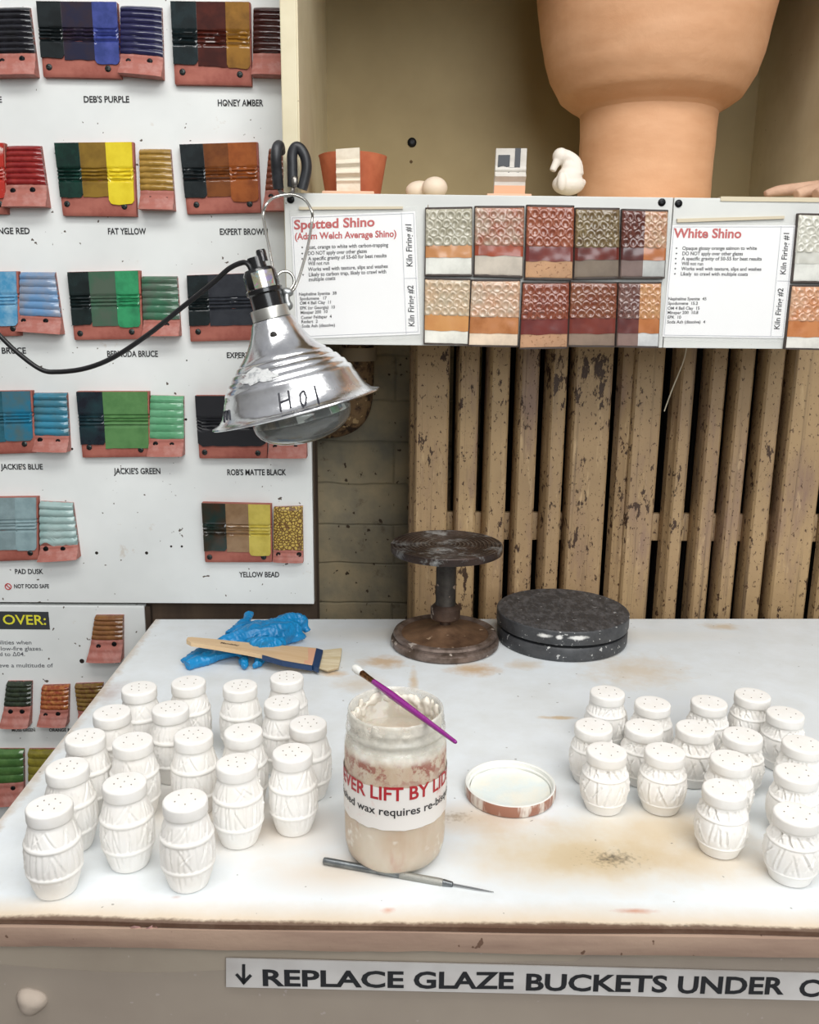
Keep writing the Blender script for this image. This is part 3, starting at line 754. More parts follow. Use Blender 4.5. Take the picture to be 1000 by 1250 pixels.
# ================================================================== SHINO CARDS AND TILES ON THE FASCIA
PAPER = mat('card_paper', '#efefee', .5)
SLEEVE = mat('plastic_sleeve', '#e6e6e6', .18, alpha=.07)
CARDRED = mat('card_red', '#b8302c', .6)
def card(label, quadpx, sleeve, hang, title, sub, body, recipe, divider, kiln):
    Yc = YF - .0012
    P = onY((quadpx[0][0] + quadpx[1][0]) / 2, quadpx[2][1], YF)
    t = thing('glaze_recipe_card', label, 'card', P, 'recipe cards on the cabinet fascia')
    fr = [onY(x, y, Yc) for x, y in quadpx]
    obj('paper', *prism(fr, [p + Vector((0, .0008, 0)) for p in fr]), PAPER, t, smooth=0)
    fr = [onY(x, y, Yc - .0012) for x, y in sleeve]
    obj('plastic_sleeve', *prism(fr, [p + Vector((0, .0006, 0)) for p in fr]), SLEEVE, t, smooth=0)
    fr = [onY(x, y, Yc - .0022) for x, y in hang]
    obj('hanging_strip', *prism(fr, [p + Vector((0, .003, 0)) for p in fr]), mat('strip_beige', '#cbbfa6', .6), t, smooth=0)
    Yt = Yc - .0003
    g = G()
    for tx, x0, x1, y0, y1, cp in title: g.add(pline(tx, x0, x1, y0, cp, Yt, y1, .03))
    g.obj('title_lettering', CARDRED, t, smooth=0)
    g = G()
    for tx, x0, x1, y0, y1, cp in body + recipe: g.add(pline(tx, x0, x1, y0, cp, Yt, y1, .022))
    for tx, x0, x1, y0, y1, cp in body:
        if tx[:8] in ('multiple', 'Will not') and sub: continue
        P = onY(x0 - 7, y0 - 2, Yt); g.add(([P + Vector((-.0014, 0, 0)), P + Vector((0, 0, -.0014)), P + Vector((.0014, 0, 0)), P + Vector((0, 0, .0014))], [(0, 1, 2, 3)]))
    g.obj('lettering', INK, t, smooth=0)
    g = G()
    for tx, xb, yb, xt, yt, cp in kiln:
        p0, p1 = onY(xb, yb, Yt), onY(xt, yt, Yt)
        g.add(line(tx, p0, p1, cp / ppm(p0), up=Vector((-1, 0, .03)), offset=.02))
    g.obj('side_lettering', INK, t, smooth=0)
    g = G()
    for (xa, ya, xb, yb) in divider:
        a, b = onY(xa, ya, Yt), onY(xb, yb, Yt); d = (b - a).normalized().cross(Vector((0, 1, 0))) * .0003
        g.add(([a - d, a + d, b + d, b - d], [(0, 1, 2, 3)]))
    g.obj('ruled_line', mat('rule_grey', '#9a9ca6', .6), t, smooth=0)
card('white paper card titled Spotted Shino in red, left on the fascia', [(355, 264), (507, 258), (513, 408), (362, 414)],
     [(353, 257), (509, 252), (516, 413), (362, 417)], [(365, 252.5), (492, 252), (492, 255), (365, 256)],
     [('Spotted Shino', 359, 457.5, 280, 276, 10.5), ('(Adam Welch Average Shino)', 360, 484, 292.5, 289, 7.5)], True,
     [('Just, orange to white with carbon-trapping', 376, 474, 304, 301, 4.3), ('DO NOT apply over other glazes', 376, 448, 311.5, 308.5, 4.3), ('A specific gravity of 55-60 for best results', 376, 472, 318, 314, 4.3),
      ('Will not run', 376, 402, 324, 323, 4.3), ('Works well with texture, slips and washes', 376, 473.5, 331, 327, 4.3), ('Likely to carbon trap, likely to crawl with', 377, 471.5, 337.5, 333.5, 4.3), ('multiple coats', 377, 409.5, 343.5, 341.5, 4.3)],
     [('Nepheline Syenite  38', 365, 411, 361, 359.5, 3.6), ('Spodumene   17', 366, 399, 366.5, 365.5, 3.6), ('OM 4 Ball Clay  11', 366, 404, 372, 370.5, 3.6), ('EPK (or Georgia)  10', 366.5, 409, 378, 376.5, 3.6),
      ('Minspar 200  10', 367, 400, 383.5, 382, 3.6), ('Custer Feldspar  4', 367.5, 405, 389.5, 388, 3.6), ('Redart  2', 368, 388, 394.5, 394, 3.6), ('Soda Ash (dissolve)', 368.5, 409, 400, 398.5, 3.6)],
     [(490, 259.5, 496, 408), (493, 340, 509, 339.5), (357, 266, 505, 260.5), (505, 260.5, 510.5, 405), (364, 411, 510.5, 405), (357, 266, 364, 411)],
     [('Kiln Firing #1', 503.5, 325.5, 502, 274, 7), ('Kiln Firing #2', 506, 398.5, 504.5, 348.5, 7)])
card('white paper card titled White Shino in red, right on the fascia', [(821, 275), (972, 275), (957, 413), (809, 411)],
     [(819, 271), (974, 272), (960, 418), (806, 416)], [(827, 267), (958, 263.5), (958, 267), (827, 271.5)],
     [('White Shino', 822, 905, 290, 290.5, 10.5)], False,
     [('Opaque glossy orange salmon to white', 833, 924, 305, 305, 4), ('DO NOT apply over other glazes', 833, 907, 311.5, 311.7, 4), ('A specific gravity of 50-55 for best results', 832, 930, 317.7, 318, 4),
      ('Will not run', 832, 858.5, 323.7, 324, 4), ('Works well with texture, slips and washes', 831.5, 929.5, 330, 330.5, 4), ('Likely  to crawl with multiple coats', 831, 913, 336.3, 336.7, 4)],
     [('Nepheline Syenite  45', 816, 862.5, 366.5, 366.5, 3.5), ('Spodumene  15.2', 815.5, 852, 372, 372, 3.5), ('OM 4 Ball Clay  15', 815, 854, 378, 378, 3.5), ('Minspar 200  10.8', 815, 852.5, 383.3, 383.3, 3.5),
      ('EPK  10', 815, 831.5, 389, 389, 3.5), ('Soda Ash (dissolve)  4', 814.5, 861, 394.7, 394.7, 3.5)],
     [(954, 276, 941, 410), (949, 343, 965, 343.2), (823, 277, 970, 277), (970, 277, 955.5, 411), (811, 409, 955.5, 411), (823, 277, 811, 409)],
     [('Kiln Firing #1', 959, 335, 963.5, 284.5, 6.5), ('Kiln Firing #2', 951.5, 402, 956.5, 352, 6.5)])

def hexglaze(c1, c2, c3):
    k = 'bumpy_%s_%s_%s' % (c1[1:], c2[1:], c3[1:])
    if k in _mats: return _mats[k]
    s = N(k); s.pos()
    c = s.mix(s.ramp(s.noise(45, 4, .6), .36, .64), lin(c1), lin(c2))
    c = s.mix(s.ramp(s.geo.outputs['Pointiness'], .46, .60), s.mix(.45, c, lin(c3)), c)
    s.link(c, s.b.inputs['Base Color']); s.b.inputs['Roughness'].default_value = .14; s.b.inputs['Coat Weight'].default_value = .5
    _mats[k] = s.m; return s.m
def hexd(u, v, sd):
    """rows of embossed honeycomb rings"""
    cw, ch = 1 / 5.6, .122
    u += .035 * noise.noise(Vector((u * 5, v * 5, sd))); v += .02 * noise.noise(Vector((u * 5, v * 5, sd + 9)))
    amp = .75 + .6 * noise.noise(Vector((u * 4, v * 4, sd + 20)))
    best = 9
    for r_ in range(4):
        cy = .125 + r_ * ch
        off = .5 * (r_ & 1)
        j = round(u / cw - off)
        for jj in (j - 1, j, j + 1):
            dx = (u - (jj + off) * cw) / cw; dy = (v - cy) / ch * .92
            best = min(best, math.hypot(dx, dy))
    return amp * (.0024 * math.exp(-((best - .40) / .2) ** 2) + .0008 * math.exp(-(best / .16) ** 2))
def shino_tile(label, corners, zones, group='bumpy shino test tiles on the cabinet fascia'):
    T = .010
    q = quad(corners, YF, T); sd = random.random() * 60
    P = (q[2] + q[3]) / 2; P.y = YF
    t = thing('shino_test_tile', label, 'tile', P, group)
    obj('tile_body', *relief(q, YF, lambda u, v: T - .0015 - .002 * (max(0, abs(u - .5) - .47) / .03), 16, 16), mat('dark_tile_edge', '#3b2f29', .5), t)
    for nm, u0, u1, v0, v1, m in zones:
        if nm == 'textured_glaze':
            d = lambda u, v: T - .0008 + hexd(u, v, sd) - .0025 * max(0, abs(u - .5) - .46) / .04 - .003 * max(0, .04 - v) / .04
            obj(nm, *relief(q, YF, d, int(70 * (u1 - u0)) + 4, 60, u0, u1, v0, v1, back=.004), m, t)
        else:
            d = lambda u, v: T - (.0004 if nm == 'glaze_band' else .001) + .0004 * noise.noise(Vector((u * 6, v * 6, sd))) - .0022 * max(0, abs(u - .5) - .46) / .04 - .003 * max(0, v - .97) / .03
            e = (lambda u: .018 * noise.noise(Vector((u * 4, sd, 2)))) if nm == 'glaze_band' else None
            obj(nm, *relief(q, YF, d, 24, 20, u0, u1, v0, v1, back=.004, edge=e), m, t)
    return t
def zones(tex, band, bare, vb=.72, split=None, vt=.555):
    if split is None:
        return [('bare_band', .02, .98, vb - .03, .992, bare), ('textured_glaze', .01, .99, .005, vt, tex), ('glaze_band', .015, .985, vt - .02, vb, band)]
    return [('bare_band', .02, split, vb - .03, .992, bare[0]), ('bare_band', split, .98, vb - .03, .992, bare[1]), ('textured_glaze', .01, split, .005, vt, tex[0]), ('textured_glaze', split, .99, .005, vt, tex[1]),
            ('glaze_band', .015, split, vt - .02, vb, band[0]), ('glaze_band', split, .985, vt - .02, vb, band[1])]
BARE = lambda c, sp=None: mat('bare_' + c[1:], c, .6, var=(shade(c, .9), 40, .4, .65), speck=sp and (sp, 260, .62))
shino_tile('grey and orange bumpy shino tile, leftmost of the upper tile row', [(519.5, 253), (577, 252), (577, 337), (518.5, 337)],
           zones(hexglaze('#a59f8a', '#c9c3b0', '#56543f'), glaze('#cc8a52', '#bf7c45', 40), BARE('#dcdcd3'), .73))
shino_tile('rust orange bumpy tile with tan drip on pale bottom, second in the upper row', [(580, 251), (641, 251), (639, 339), (578.5, 337)],
           zones(hexglaze('#a4563a', '#bba893', '#5d2e20'), glaze('#a5472a', '#8f3c24', 40), BARE('#c2b8a9'), .70))
shino_tile('red bumpy tile with sandy tan bottom, third in the upper row', [(643.5, 249.5), (702, 250.5), (700, 342), (640.5, 341)],
           zones(hexglaze('#8f4a36', '#a9674c', '#4a2019'), glaze('#7b3129', '#6c2a28', 40), BARE('#b98e68', '#8f6546'), .75))
shino_tile('glossy olive brown bumpy tile with taupe bottom, fourth in the upper row', [(703, 253), (757.5, 253.5), (756.5, 340), (700.5, 341)],
           zones(hexglaze('#6d573c', '#8d7b58', '#2f2013'), glaze('#6e2519', '#5c2018', 40), BARE('#766859'), .73))
shino_tile('two tone bumpy tile, purple left and orange right, in the upper row', [(760, 254.5), (817, 256), (812.5, 340), (756.5, 340)],
           zones((hexglaze('#5c3228', '#74443a', '#2a1512'), hexglaze('#b27a58', '#c9b497', '#7a3c24')), (glaze('#5d2a26', '#4d2322', 40), glaze('#b96a38', '#a65a2c', 40)), (BARE('#75625c'), BARE('#b5b6b2')), .73, .5))
shino_tile('pale grey and orange bumpy tile, leftmost of the lower tile row', [(518.5, 339), (575, 340), (572, 422), (517.5, 420.5)],
           zones(hexglaze('#c0b49d', '#d1b190', '#8b7b62'), glaze('#d2904f', '#c98446', 40), BARE('#e3e1d6'), .78))
shino_tile('peach bumpy tile with cream bottom, second in the lower row', [(575.8, 341), (636, 341), (633, 424), (571.5, 423)],
           zones(hexglaze('#c99d7c', '#c9bba6', '#96674a'), glaze('#c17a45', '#a9622f', 40), BARE('#e0cbb2'), .80))
shino_tile('brick red bumpy tile with sandy bottom, third in the lower row', [(638.5, 344), (696, 343.5), (693.5, 425.5), (634, 426.5)],
           zones(hexglaze('#84402f', '#9a5a42', '#42201a'), glaze('#78302a', '#692a28', 40), BARE('#b58a68', '#906848'), .78))
shino_tile('red brown bumpy tile with taupe bottom, fourth in the lower row', [(697, 343), (754.5, 344), (751.5, 424), (693.5, 423.5)],
           zones(hexglaze('#80422f', '#8f5c42', '#3f2018'), glaze('#7c3226', '#6d2b24', 40), BARE('#85705f'), .79))
shino_tile('two tone bumpy tile, plum left and orange right, in the lower row', [(755.5, 344), (808.8, 344), (805, 425), (752.5, 424)],
           zones((hexglaze('#6a3f38', '#86655c', '#2f1a18'), hexglaze('#bb8459', '#cda477', '#8a4d2a')), (glaze('#6c3530', '#5c2d2c', 40), glaze('#bd6f3a', '#ab602f', 40)), (BARE('#7d655c'), BARE('#c9cac8')), .78, .5))
shino_tile('white grey bumpy tile at the right picture edge, upper one', [(976, 260), (1036, 261), (1029, 346), (968, 345)],
           zones(hexglaze('#cfcdc0', '#dedccf', '#8e8c7e'), glaze('#c9c8bc', '#bdbcb0', 40), BARE('#d8d8d0'), .72))
shino_tile('orange bumpy tile with white bottom at the right picture edge', [(968, 347.5), (1028, 348), (1021, 428), (959, 426.5)],
           zones(hexglaze('#cb8a5e', '#d9b394', '#98562f'), glaze('#cd7f48', '#bd6c36', 40), BARE('#dcd9d0'), .80))
# ================================================================== THINGS ON THE CABINET SHELF
# big terracotta pot
YP = 1.53
pot_c = onY(785, 237, YP); pot_c.z = ZT
def potr(px_half, y):
    P = onY(787, y, YP); d = (P - CAM).length; k = px_half / ppm(P)
    return k, max(ZT, P.z)
prof = [(0, ZT)]
for hw, y in ((78, 240), (79, 232), (79.5, 215), (80, 195), (80.5, 170), (81, 150), (82, 141), (86, 137), (96, 131), (108, 122), (122, 97), (130, 72), (136, 43), (141, 15), (144, -5), (147, -40), (149, -70)):
    r, z = potr(hw, y); prof.append((r, z if y != 240 else ZT))
inn = [(r - .016, z) for r, z in prof if z > prof[11][1]]
r, z = prof[-1]
prof += [(r - .004, z + .005), (r - .012, z + .004)] + inn[::-1] + [(0, inn[0][1] - .01)]
def potw(a, z, r):
    return .0016 * noise.noise(Vector((math.cos(a) * 2, math.sin(a) * 2, z * 14))) + .0007 * noise.noise(Vector((math.cos(a) * 3, math.sin(a) * 3, z * 45)))
pts = []                          # refine profile
for i in range(len(prof) - 1):
    for k in range(4):
        t_ = k / 4; pts.append((prof[i][0] * (1 - t_) + prof[i + 1][0] * t_, prof[i][1] * (1 - t_) + prof[i + 1][1] * t_))
pts.append(prof[-1])
POTM = mat('big_terracotta', '#d6a57f', .75, var=('#c8946c', 7, .35, .7, (1, 1, 3)), speck=('#8a5a3a', 90, .79), bump=(60, .3, .003))
t = thing('footed_pot', 'large peach terracotta pot with wide bowl on a straight foot', 'pot', pot_c)
cut = [i for i, p in enumerate(pts) if p[1] > potr(1, 139)[1]][0]
M = Matrix.Translation((pot_c.x, pot_c.y, 0))
obj('pot_foot', *lathe(pts[:cut + 1], 96, M, potw), POTM, t)
obj('pot_bowl', *lathe([(pts[cut][0] - .004, pts[cut][1] - .004)] + pts[cut:], 96, M, potw), POTM, t)

# small terracotta pot
t = thing('clay_pot', 'small orange terracotta pot behind the notched cream tile', 'pot', (onY(432, 232, 1.38).x, 1.38, ZT))
P = onY(431, 210, 1.38); k = 1 / ppm(P); zt = onY(431, 185, 1.335).z
prof = [(0, ZT), (31 * k, ZT), (33 * k, ZT + .004), (40.5 * k, zt - .004), (41.5 * k, zt), (39 * k, zt + .001), (37 * k, zt - .004), (30 * k, ZT + .008), (0, ZT + .007)]
obj('pot_body', *lathe(prof, 40, Matrix.Translation((P.x, 1.38, 0)), lambda a, z, r: .0016 * noise.noise(Vector((math.cos(a) * 2.5, math.sin(a) * 2.5, z * 60)))), mat('orange_terracotta', '#bf6c4a', .75, var=('#ad5a3b', 25, .4, .65), bump=(90, .3, .002)), t, smooth=50)

BISQ = mat('cream_bisque', '#ddd2bf', .7, var=('#cfc0aa', 40, .45, .7), bump=(150, .2, .001))
def stand_tile(name, label, corners, Y, ribs, m, foot):
    T = .012
    q = [onY(x, y, Y - T) for x, y in corners]
    P = (q[2] + q[3]) / 2; P.y = Y; P.z = ZT
    q[2].z = q[3].z = ZT + .0035
    t = thing(name, label, 'tile', P, None)
    obj('tile_body', *relief(q, Y, lambda u, v: T + sum(a * max(0, 1 - abs((v - c) / w_)) for c, w_, a in ribs) + .0006 * noise.noise(Vector((u * 5, v * 9, 1))), 10, 50), m, t)
    a, b = onY(foot[0], 232, Y - .02), onY(foot[1], 232, Y - .02)
    obj('tile_foot', *box(a.x, b.x, Y - .032, Y + .018, ZT, ZT + .0045, .0012), mat('pale_peach_clay', '#d9b095', .7), t)
    return t, q
stand_tile('standing_test_tile', 'cream notched test tile standing in front of the small orange pot', [(410, 182), (439, 180), (440, 229), (411, 229)], 1.322,
           [(.33, .09, .005), (.55, .09, .007), (.72, .06, .003)], BISQ, (394, 457))
t, q = stand_tile('standing_test_tile', 'pale test tile with dark brush marks standing alone mid shelf', [(606, 181), (643.5, 181), (641, 229), (603, 229)], 1.33,
                  [(.45, .07, .003), (.60, .10, .007)], mat('grey_white_bisque', '#cbc6be', .6, var=('#bbb5ab', 30, .4, .7)), (594, 648))
MARK = mat('dark_slip', '#3c3f44', .5)
def mark(u0, u1, v0, v1): obj('painted_mark', *relief(q, 1.33, lambda u, v: .0131, 4, 4, u0, u1, v0, v1, back=.0115, edge=lambda u: .02 * math.sin(u * 20)), MARK, t, smooth=0)
mark(.08, .46, .14, .38); mark(.62, .80, .0, .40); mark(.42, .80, .40, .50)
obj('orange_base_band', *relief(q, 1.33, lambda u, v: .0134, 4, 4, .0, 1, .78, 1, back=.011), mat('peach_band', '#d8a583', .7), t, smooth=0)

EGG = mat('smooth_pale_bisque', '#ddcbb6', .6)
for (x, y, hw, hh, lab) in ((513, 222.5, 17.5, 11.5, 'left, half hidden pale egg shaped clay piece on the shelf'), (531, 220.5, 15.5, 13, 'right, front pale egg shaped clay piece on the shelf')):
    Yc = 1.335 if x > 520 else 1.355
    P = onY(x, y, Yc); k = 1 / ppm(P); rz_ = hh * k
    P.z = ZT + rz_
    o = obj('clay_egg', *ball((P.x, P.y, P.z), 1, (hw * k, hh * k * 1.1, rz_), 4), EGG, smooth=80)
    props(o, lab, 'egg', 'pale clay eggs')

# bird figurine
def bp(x, y, Y=1.335):
    return onY(x, y, Y)
k = 1 / ppm(bp(692, 215))
sol = [ball(bp(695, 219), 1, (16 * k, 15 * k, 16.5 * k)), ball(bp(697, 206), 1, (12 * k, 11 * k, 13 * k)), ball(bp(684.5, 191), 10 * k), ball(bp(694, 225), 1, (20 * k, 16 * k, 13 * k)),
       tube([bp(687, 190), bp(695, 193), bp(701, 201), bp(701, 213)], [8 * k, 8 * k, 10 * k, 12 * k], 12, sub=4), tube([bp(683, 193, 1.333), bp(677.5, 202, 1.331), bp(674.5, 209, 1.33)], [7 * k, 4.6 * k, 4 * k], 10, sub=3),
       ball(bp(711, 223), 4.5 * k), ball(bp(686, 222, 1.32), 1, (6 * k, 6 * k, 11 * k))]
v, f = blend(sol, .0012, 4)
dz = ZT - min(p.z for p in v)
v = [Vector((p.x, p.y, max(p.z, ZT))) if dz < 0 else p + Vector((0, 0, dz)) for p in v]
t = thing('bird_figurine', 'small white clay bird figurine with its head bowed to its breast', 'figurine', (bp(693, 230).x, 1.335, ZT))
obj('bird_body', v, f, mat('white_bisque_figure', '#e2d9cd', .65, bump=(120, .2, .001)), t, smooth=80)
a = bp(700, 235, 1.35); b_ = bp(740, 235, 1.35)
props(obj('clay_scrap', *box(a.x + .012, b_.x, 1.325, 1.35, ZT, ZT + .003, .001), mat('pale_peach_clay', '#d9b095', .7), None), 'thin peach clay scrap on the shelf beside the bird figurine', 'clay')

# clay fingers at the right end
k = 1 / ppm(bp(980, 230, 1.38))
def cp(x, y, Y): return onY(x, y, Y)
sol = [tube([cp(1040, 226, 1.39), cp(1000, 229, 1.39), cp(972, 231, 1.385), cp(950, 233, 1.38), cp(934, 237, 1.375)], [10 * k, 9 * k, 7.5 * k, 6.5 * k, 4 * k], 12, sub=4),
       tube([cp(1040, 232, 1.35), cp(1005, 232, 1.35), cp(985, 234, 1.345), cp(972, 238, 1.34)], [10 * k, 8.5 * k, 7.5 * k, 6 * k], 12, sub=4),
       tube([cp(1040, 238, 1.32), cp(1010, 235, 1.32), cp(996, 238, 1.315)], [9 * k, 8 * k, 7 * k], 12, sub=4), ball(cp(1040, 228, 1.37), 1, (26 * k, 34 * k, 15 * k))]
v, f = blend(sol, .0018, 5)
v = [Vector((p.x, p.y, max(p.z, ZT))) for p in v]
props(obj('clay_sculpture', v, f, mat('pinkish_unfired_clay', '#c7a48b', .75, var=('#b6917a', 30, .4, .7), bump=(100, .25, .002)), smooth=80),
      'pinkish finger like clay sculpture at the right end of the shelf', 'sculpture')
a, b_ = cp(898, 237, 1.34), cp(934, 237, 1.34)
props(obj('clay_scrap', *box(a.x, b_.x, 1.33, 1.36, ZT + .0, ZT + .005, .0015), mat('pale_grey_clay', '#b8a894', .7)), 'flat grey clay scrap left of the finger like sculpture', 'clay')

# ================================================================== CLAMP LAMP
RIM = onY(362, 498.5, 1.13)
AX = (CR * .242 - CU * .955 + CF * .20).normalized()
K = 1 / ppm(RIM)
XA = (CR - AX * CR.dot(AX)).normalized(); YA_ = AX.cross(XA)
LM = Matrix.Identity(4)
for i in range(3): LM[i][0], LM[i][1], LM[i][2], LM[i][3] = XA[i], YA_[i], AX[i], RIM[i]
ALU = None
s = N('polished_aluminium'); s.b.inputs['Metallic'].default_value = 1
s.link(s.mix(s.ramp(s.noise(25, 4, .6), .4, .7), lin('#e8e9ea'), lin('#cccdd0')), s.b.inputs['Base Color'])
s.link(s.ramp(s.noise(18, 4, .6), .3, .8, (.14,) * 3 + (1,), (.34,) * 3 + (1,)), s.b.inputs['Roughness'])
s.bump(s.noise(55, 3, .5), .22, .0025); ALU = s.m
lamp = thing('clamp_lamp', 'silver clamp work lamp hung from the cabinet post, with a big bulb', 'lamp', RIM)
def Lp(rows): return [(r * K, z * K) for r, z in rows]
outer = [(24, -109), (27, -104), (30, -96), (35, -86), (41, -77), (48, -69), (53.5, -64.5), (54, -62.5), (57, -61.5), (60.5, -57), (61, -55), (64.5, -54), (68, -49), (68.5, -47), (72, -45.5), (74.5, -41), (75, -39), (78, -37.5), (80, -33), (80.5, -30), (83, -25), (86, -17), (90, -9), (95, -3.5), (101, -.8), (104, -.5), (104.5, .8), (103, 2)]
inner = [(r - 2, z + 1.5) for r, z in reversed(outer[:-2])]
rv, rf = lathe(Lp(outer + inner), 128, LM, lambda a, z, r: .0006 * noise.noise(Vector((math.cos(a) * 3, math.sin(a) * 3, z * 40))), closed=True)
reflector = obj('reflector', rv, rf, ALU, lamp, smooth=55)
BV = BVHTree.FromPolygons([tuple(p) for p in rv], rf)
def onlamp(px, py, lift=.0006):
    d = ray(px, py).normalized(); h = BV.ray_cast(CAM, d)
    if h[0] is None: return None
    n = h[1] if h[1].dot(d) < 0 else -h[1]
    return h[0] + n * lift
# marker writing on the reflector
def stroke(pts, wpx):
    P = []
    for i in range(len(pts) - 1):
        for j in range(8):
            t_ = j / 8; P.append((pts[i][0] * (1 - t_) + pts[i + 1][0] * t_, pts[i][1] * (1 - t_) + pts[i + 1][1] * t_))
    P.append(pts[-1]); q = [onlamp(x, y, .0003) for x, y in P]; q = [x for x in q if x]
    return tube(q, wpx * K, 6, cap=True)
g = G()
for st_ in ([(340.5, 480), (343, 502)], [(352, 477), (355, 498)], [(341, 492), (354, 487)], [(370, 477), (366.5, 481), (367, 490), (370, 496), (373, 494), (374, 485), (371.5, 478), (370, 477)], [(384, 471), (389.5, 493)],
            [(274, 515), (274, 503), (276.5, 502), (277, 512), (278, 502), (280, 501), (281, 512)]):
    g.add(stroke(st_, 1.15))
g.obj('lettering', mat('marker_ink', '#1e1f2b', .5), lamp, smooth=0)
# torn sticker remains
g = G(); 
poly = []
for i in range(26):
    a = 2 * math.pi * i / 26; rr = 1 + .16 * math.sin(a * 3 + .5) + .14 * math.sin(a * 7 + 1) + .10 * math.sin(a * 11)
    poly.append((315 + 21 * rr * math.cos(a), 460 - 3 * math.cos(a) + 9 * rr * math.sin(a)))
cen = onlamp(317, 459, .0012)
rings = [[onlamp(317 + (x - 317) * s_, 459 + (y - 459) * s_, .0010) for x, y in poly] for s_ in (.35, .7, 1)]
v = [cen] + [p for r_ in rings for p in r_]; n_ = 26
f = [(0, 1 + i, 1 + (i + 1) % n_) for i in range(n_)] + [(1 + k_ * n_ + i, 1 + (k_ + 1) * n_ + i, 1 + (k_ + 1) * n_ + (i + 1) % n_, 1 + k_ * n_ + (i + 1) % n_) for k_ in range(2) for i in range(n_)]
obj('sticker_residue', v, f, mat('torn_paper', '#cfd0cf', .6, var=('#9da0a2', 160, .5, .62)), lamp, smooth=60)
P = onlamp(334, 409, .0); d_ = ray(334, 409).normalized()
obj('vent_hole', *ball(P, .0046, (1, .35, 1), 2), mat('hole_black', '#26231f', .6), lamp)
# socket
BLK = mat('black_bakelite', '#131315', .22, coat=.4)
g = G(); g.add(lathe(Lp([(0, -183), (10, -183), (10.5, -176), (11, -171), (17, -169), (20, -164), (20.5, -150), (20, -147), (22, -145), (22, -141), (19.5, -139), (19, -108), (0, -107)]), 40, LM))
g.obj('socket', BLK, lamp, smooth=35)
obj('switch', *box(0, 0, 0, 0, 0, 0), BLK, lamp) if False else None
M2 = LM @ Matrix.Translation((8 * K, 0, -180 * K))
obj('strain_relief', *lathe(Lp([(0, -10), (5, -10), (6, -8), (6, 4), (0, 4)]), 16, M2), BLK, lamp)
obj('neck_clamp', *lathe(Lp([(20.5, -123), (22.5, -123), (23, -121), (23, -110), (22, -109), (20.5, -109)]), 40, LM, closed=True), mat('zinc', '#c4c3bd', .35, .9), lamp)
# silver foil label, wrapped on the socket towards the viewer's side
ang0 = math.atan2((-CF).dot(YA_), (-CF).dot(XA)) 
v = []; f = []
for i in range(11):
    a = ang0 + .40 - i * .128
    for z in (-165, -146): v.append(LM @ Vector((21 * K * math.cos(a), 21 * K * math.sin(a), z * K)))
for i in range(10): f.append((2 * i, 2 * i + 2, 2 * i + 3, 2 * i + 1))
s = N('hologram_foil'); s.b.inputs['Metallic'].default_value = .85; s.b.inputs['Roughness'].default_value = .18
vz = s.new('ShaderNodeTexVoronoi'); vz.inputs['Scale'].default_value = 140; s.link(s.pos(), vz.inputs['Vector'])
hs = s.new('ShaderNodeHueSaturation'); hs.inputs['Saturation'].default_value = .55; hs.inputs['Value'].default_value = 1.2; s.link(vz.outputs['Color'], hs.inputs['Color'])
s.link(s.mix(s.ramp(s.noise(60), .45, .6), lin('#e0d6bc'), hs.outputs[0]), s.b.inputs['Base Color'])
obj('foil_label', v, f, s.m, lamp, smooth=60)
# bulb: clear glass shell, silvered inside its upper part
bo = [(14, -82), (17, -60), (24, -48), (40, -30), (54, -14), (60, -2), (61.5, 8), (60, 16), (56, 23), (48, 30), (36, 36), (20, 40), (6, 41.2), (0, 41.3)]
bi = [(0, 39.6), (6, 39.5), (20, 38.2), (35.5, 34.3), (47, 28.5), (54.6, 22), (58.4, 15.5), (59.8, 8), (58.4, -1.5), (52.6, -13), (39, -28.6), (22.8, -46.8), (15.5, -59.5), (12.8, -82)]
BM_ = LM @ Matrix.Translation((4 * K, 0, 2 * K))
bulb = obj('bulb', *lathe(Lp(bo + bi), 72, BM_, closed=False), mat('clear_bulb_glass', '#e6eae8', .03, trans=.88, ior=1.4), lamp, smooth=70)
ms = [(12.5, -80), (15, -60), (22, -47), (38, -29), (51.5, -13.5), (57.3, -2), (58.4, 4)]
obj('bulb_silvering', *lathe(Lp(ms + [(r - .8, z) for r, z in reversed(ms)]), 72, BM_, closed=True),
    mat('bulb_silver', '#9c9a96', .16, 1, var=('#55524d', 70, .45, .6)), bulb, smooth=70)
# cord
WY = 1.20
cpx = [(307, 331, 1.125), (304, 324, 1.125), (297, 320.5, 1.13), (280, 327.7, 1.135), (259, 346, 1.14), (217, 379.5, 1.15), (182, 407.5, 1.155), (140, 435.5, 1.16), (105, 449.5, 1.165), (70, 454, 1.17), (49, 450.5, 1.17), (21, 430, 1.175), (0, 410, 1.18), (-40, 370, 1.19), (-120, 280, 1.2), (-200, 160, 1.2)]
obj('power_cord', *tube([onY(*q) for q in cpx], .0032, 12, sub=6), mat('black_rubber_cord', '#1a1a1c', .35), lamp)
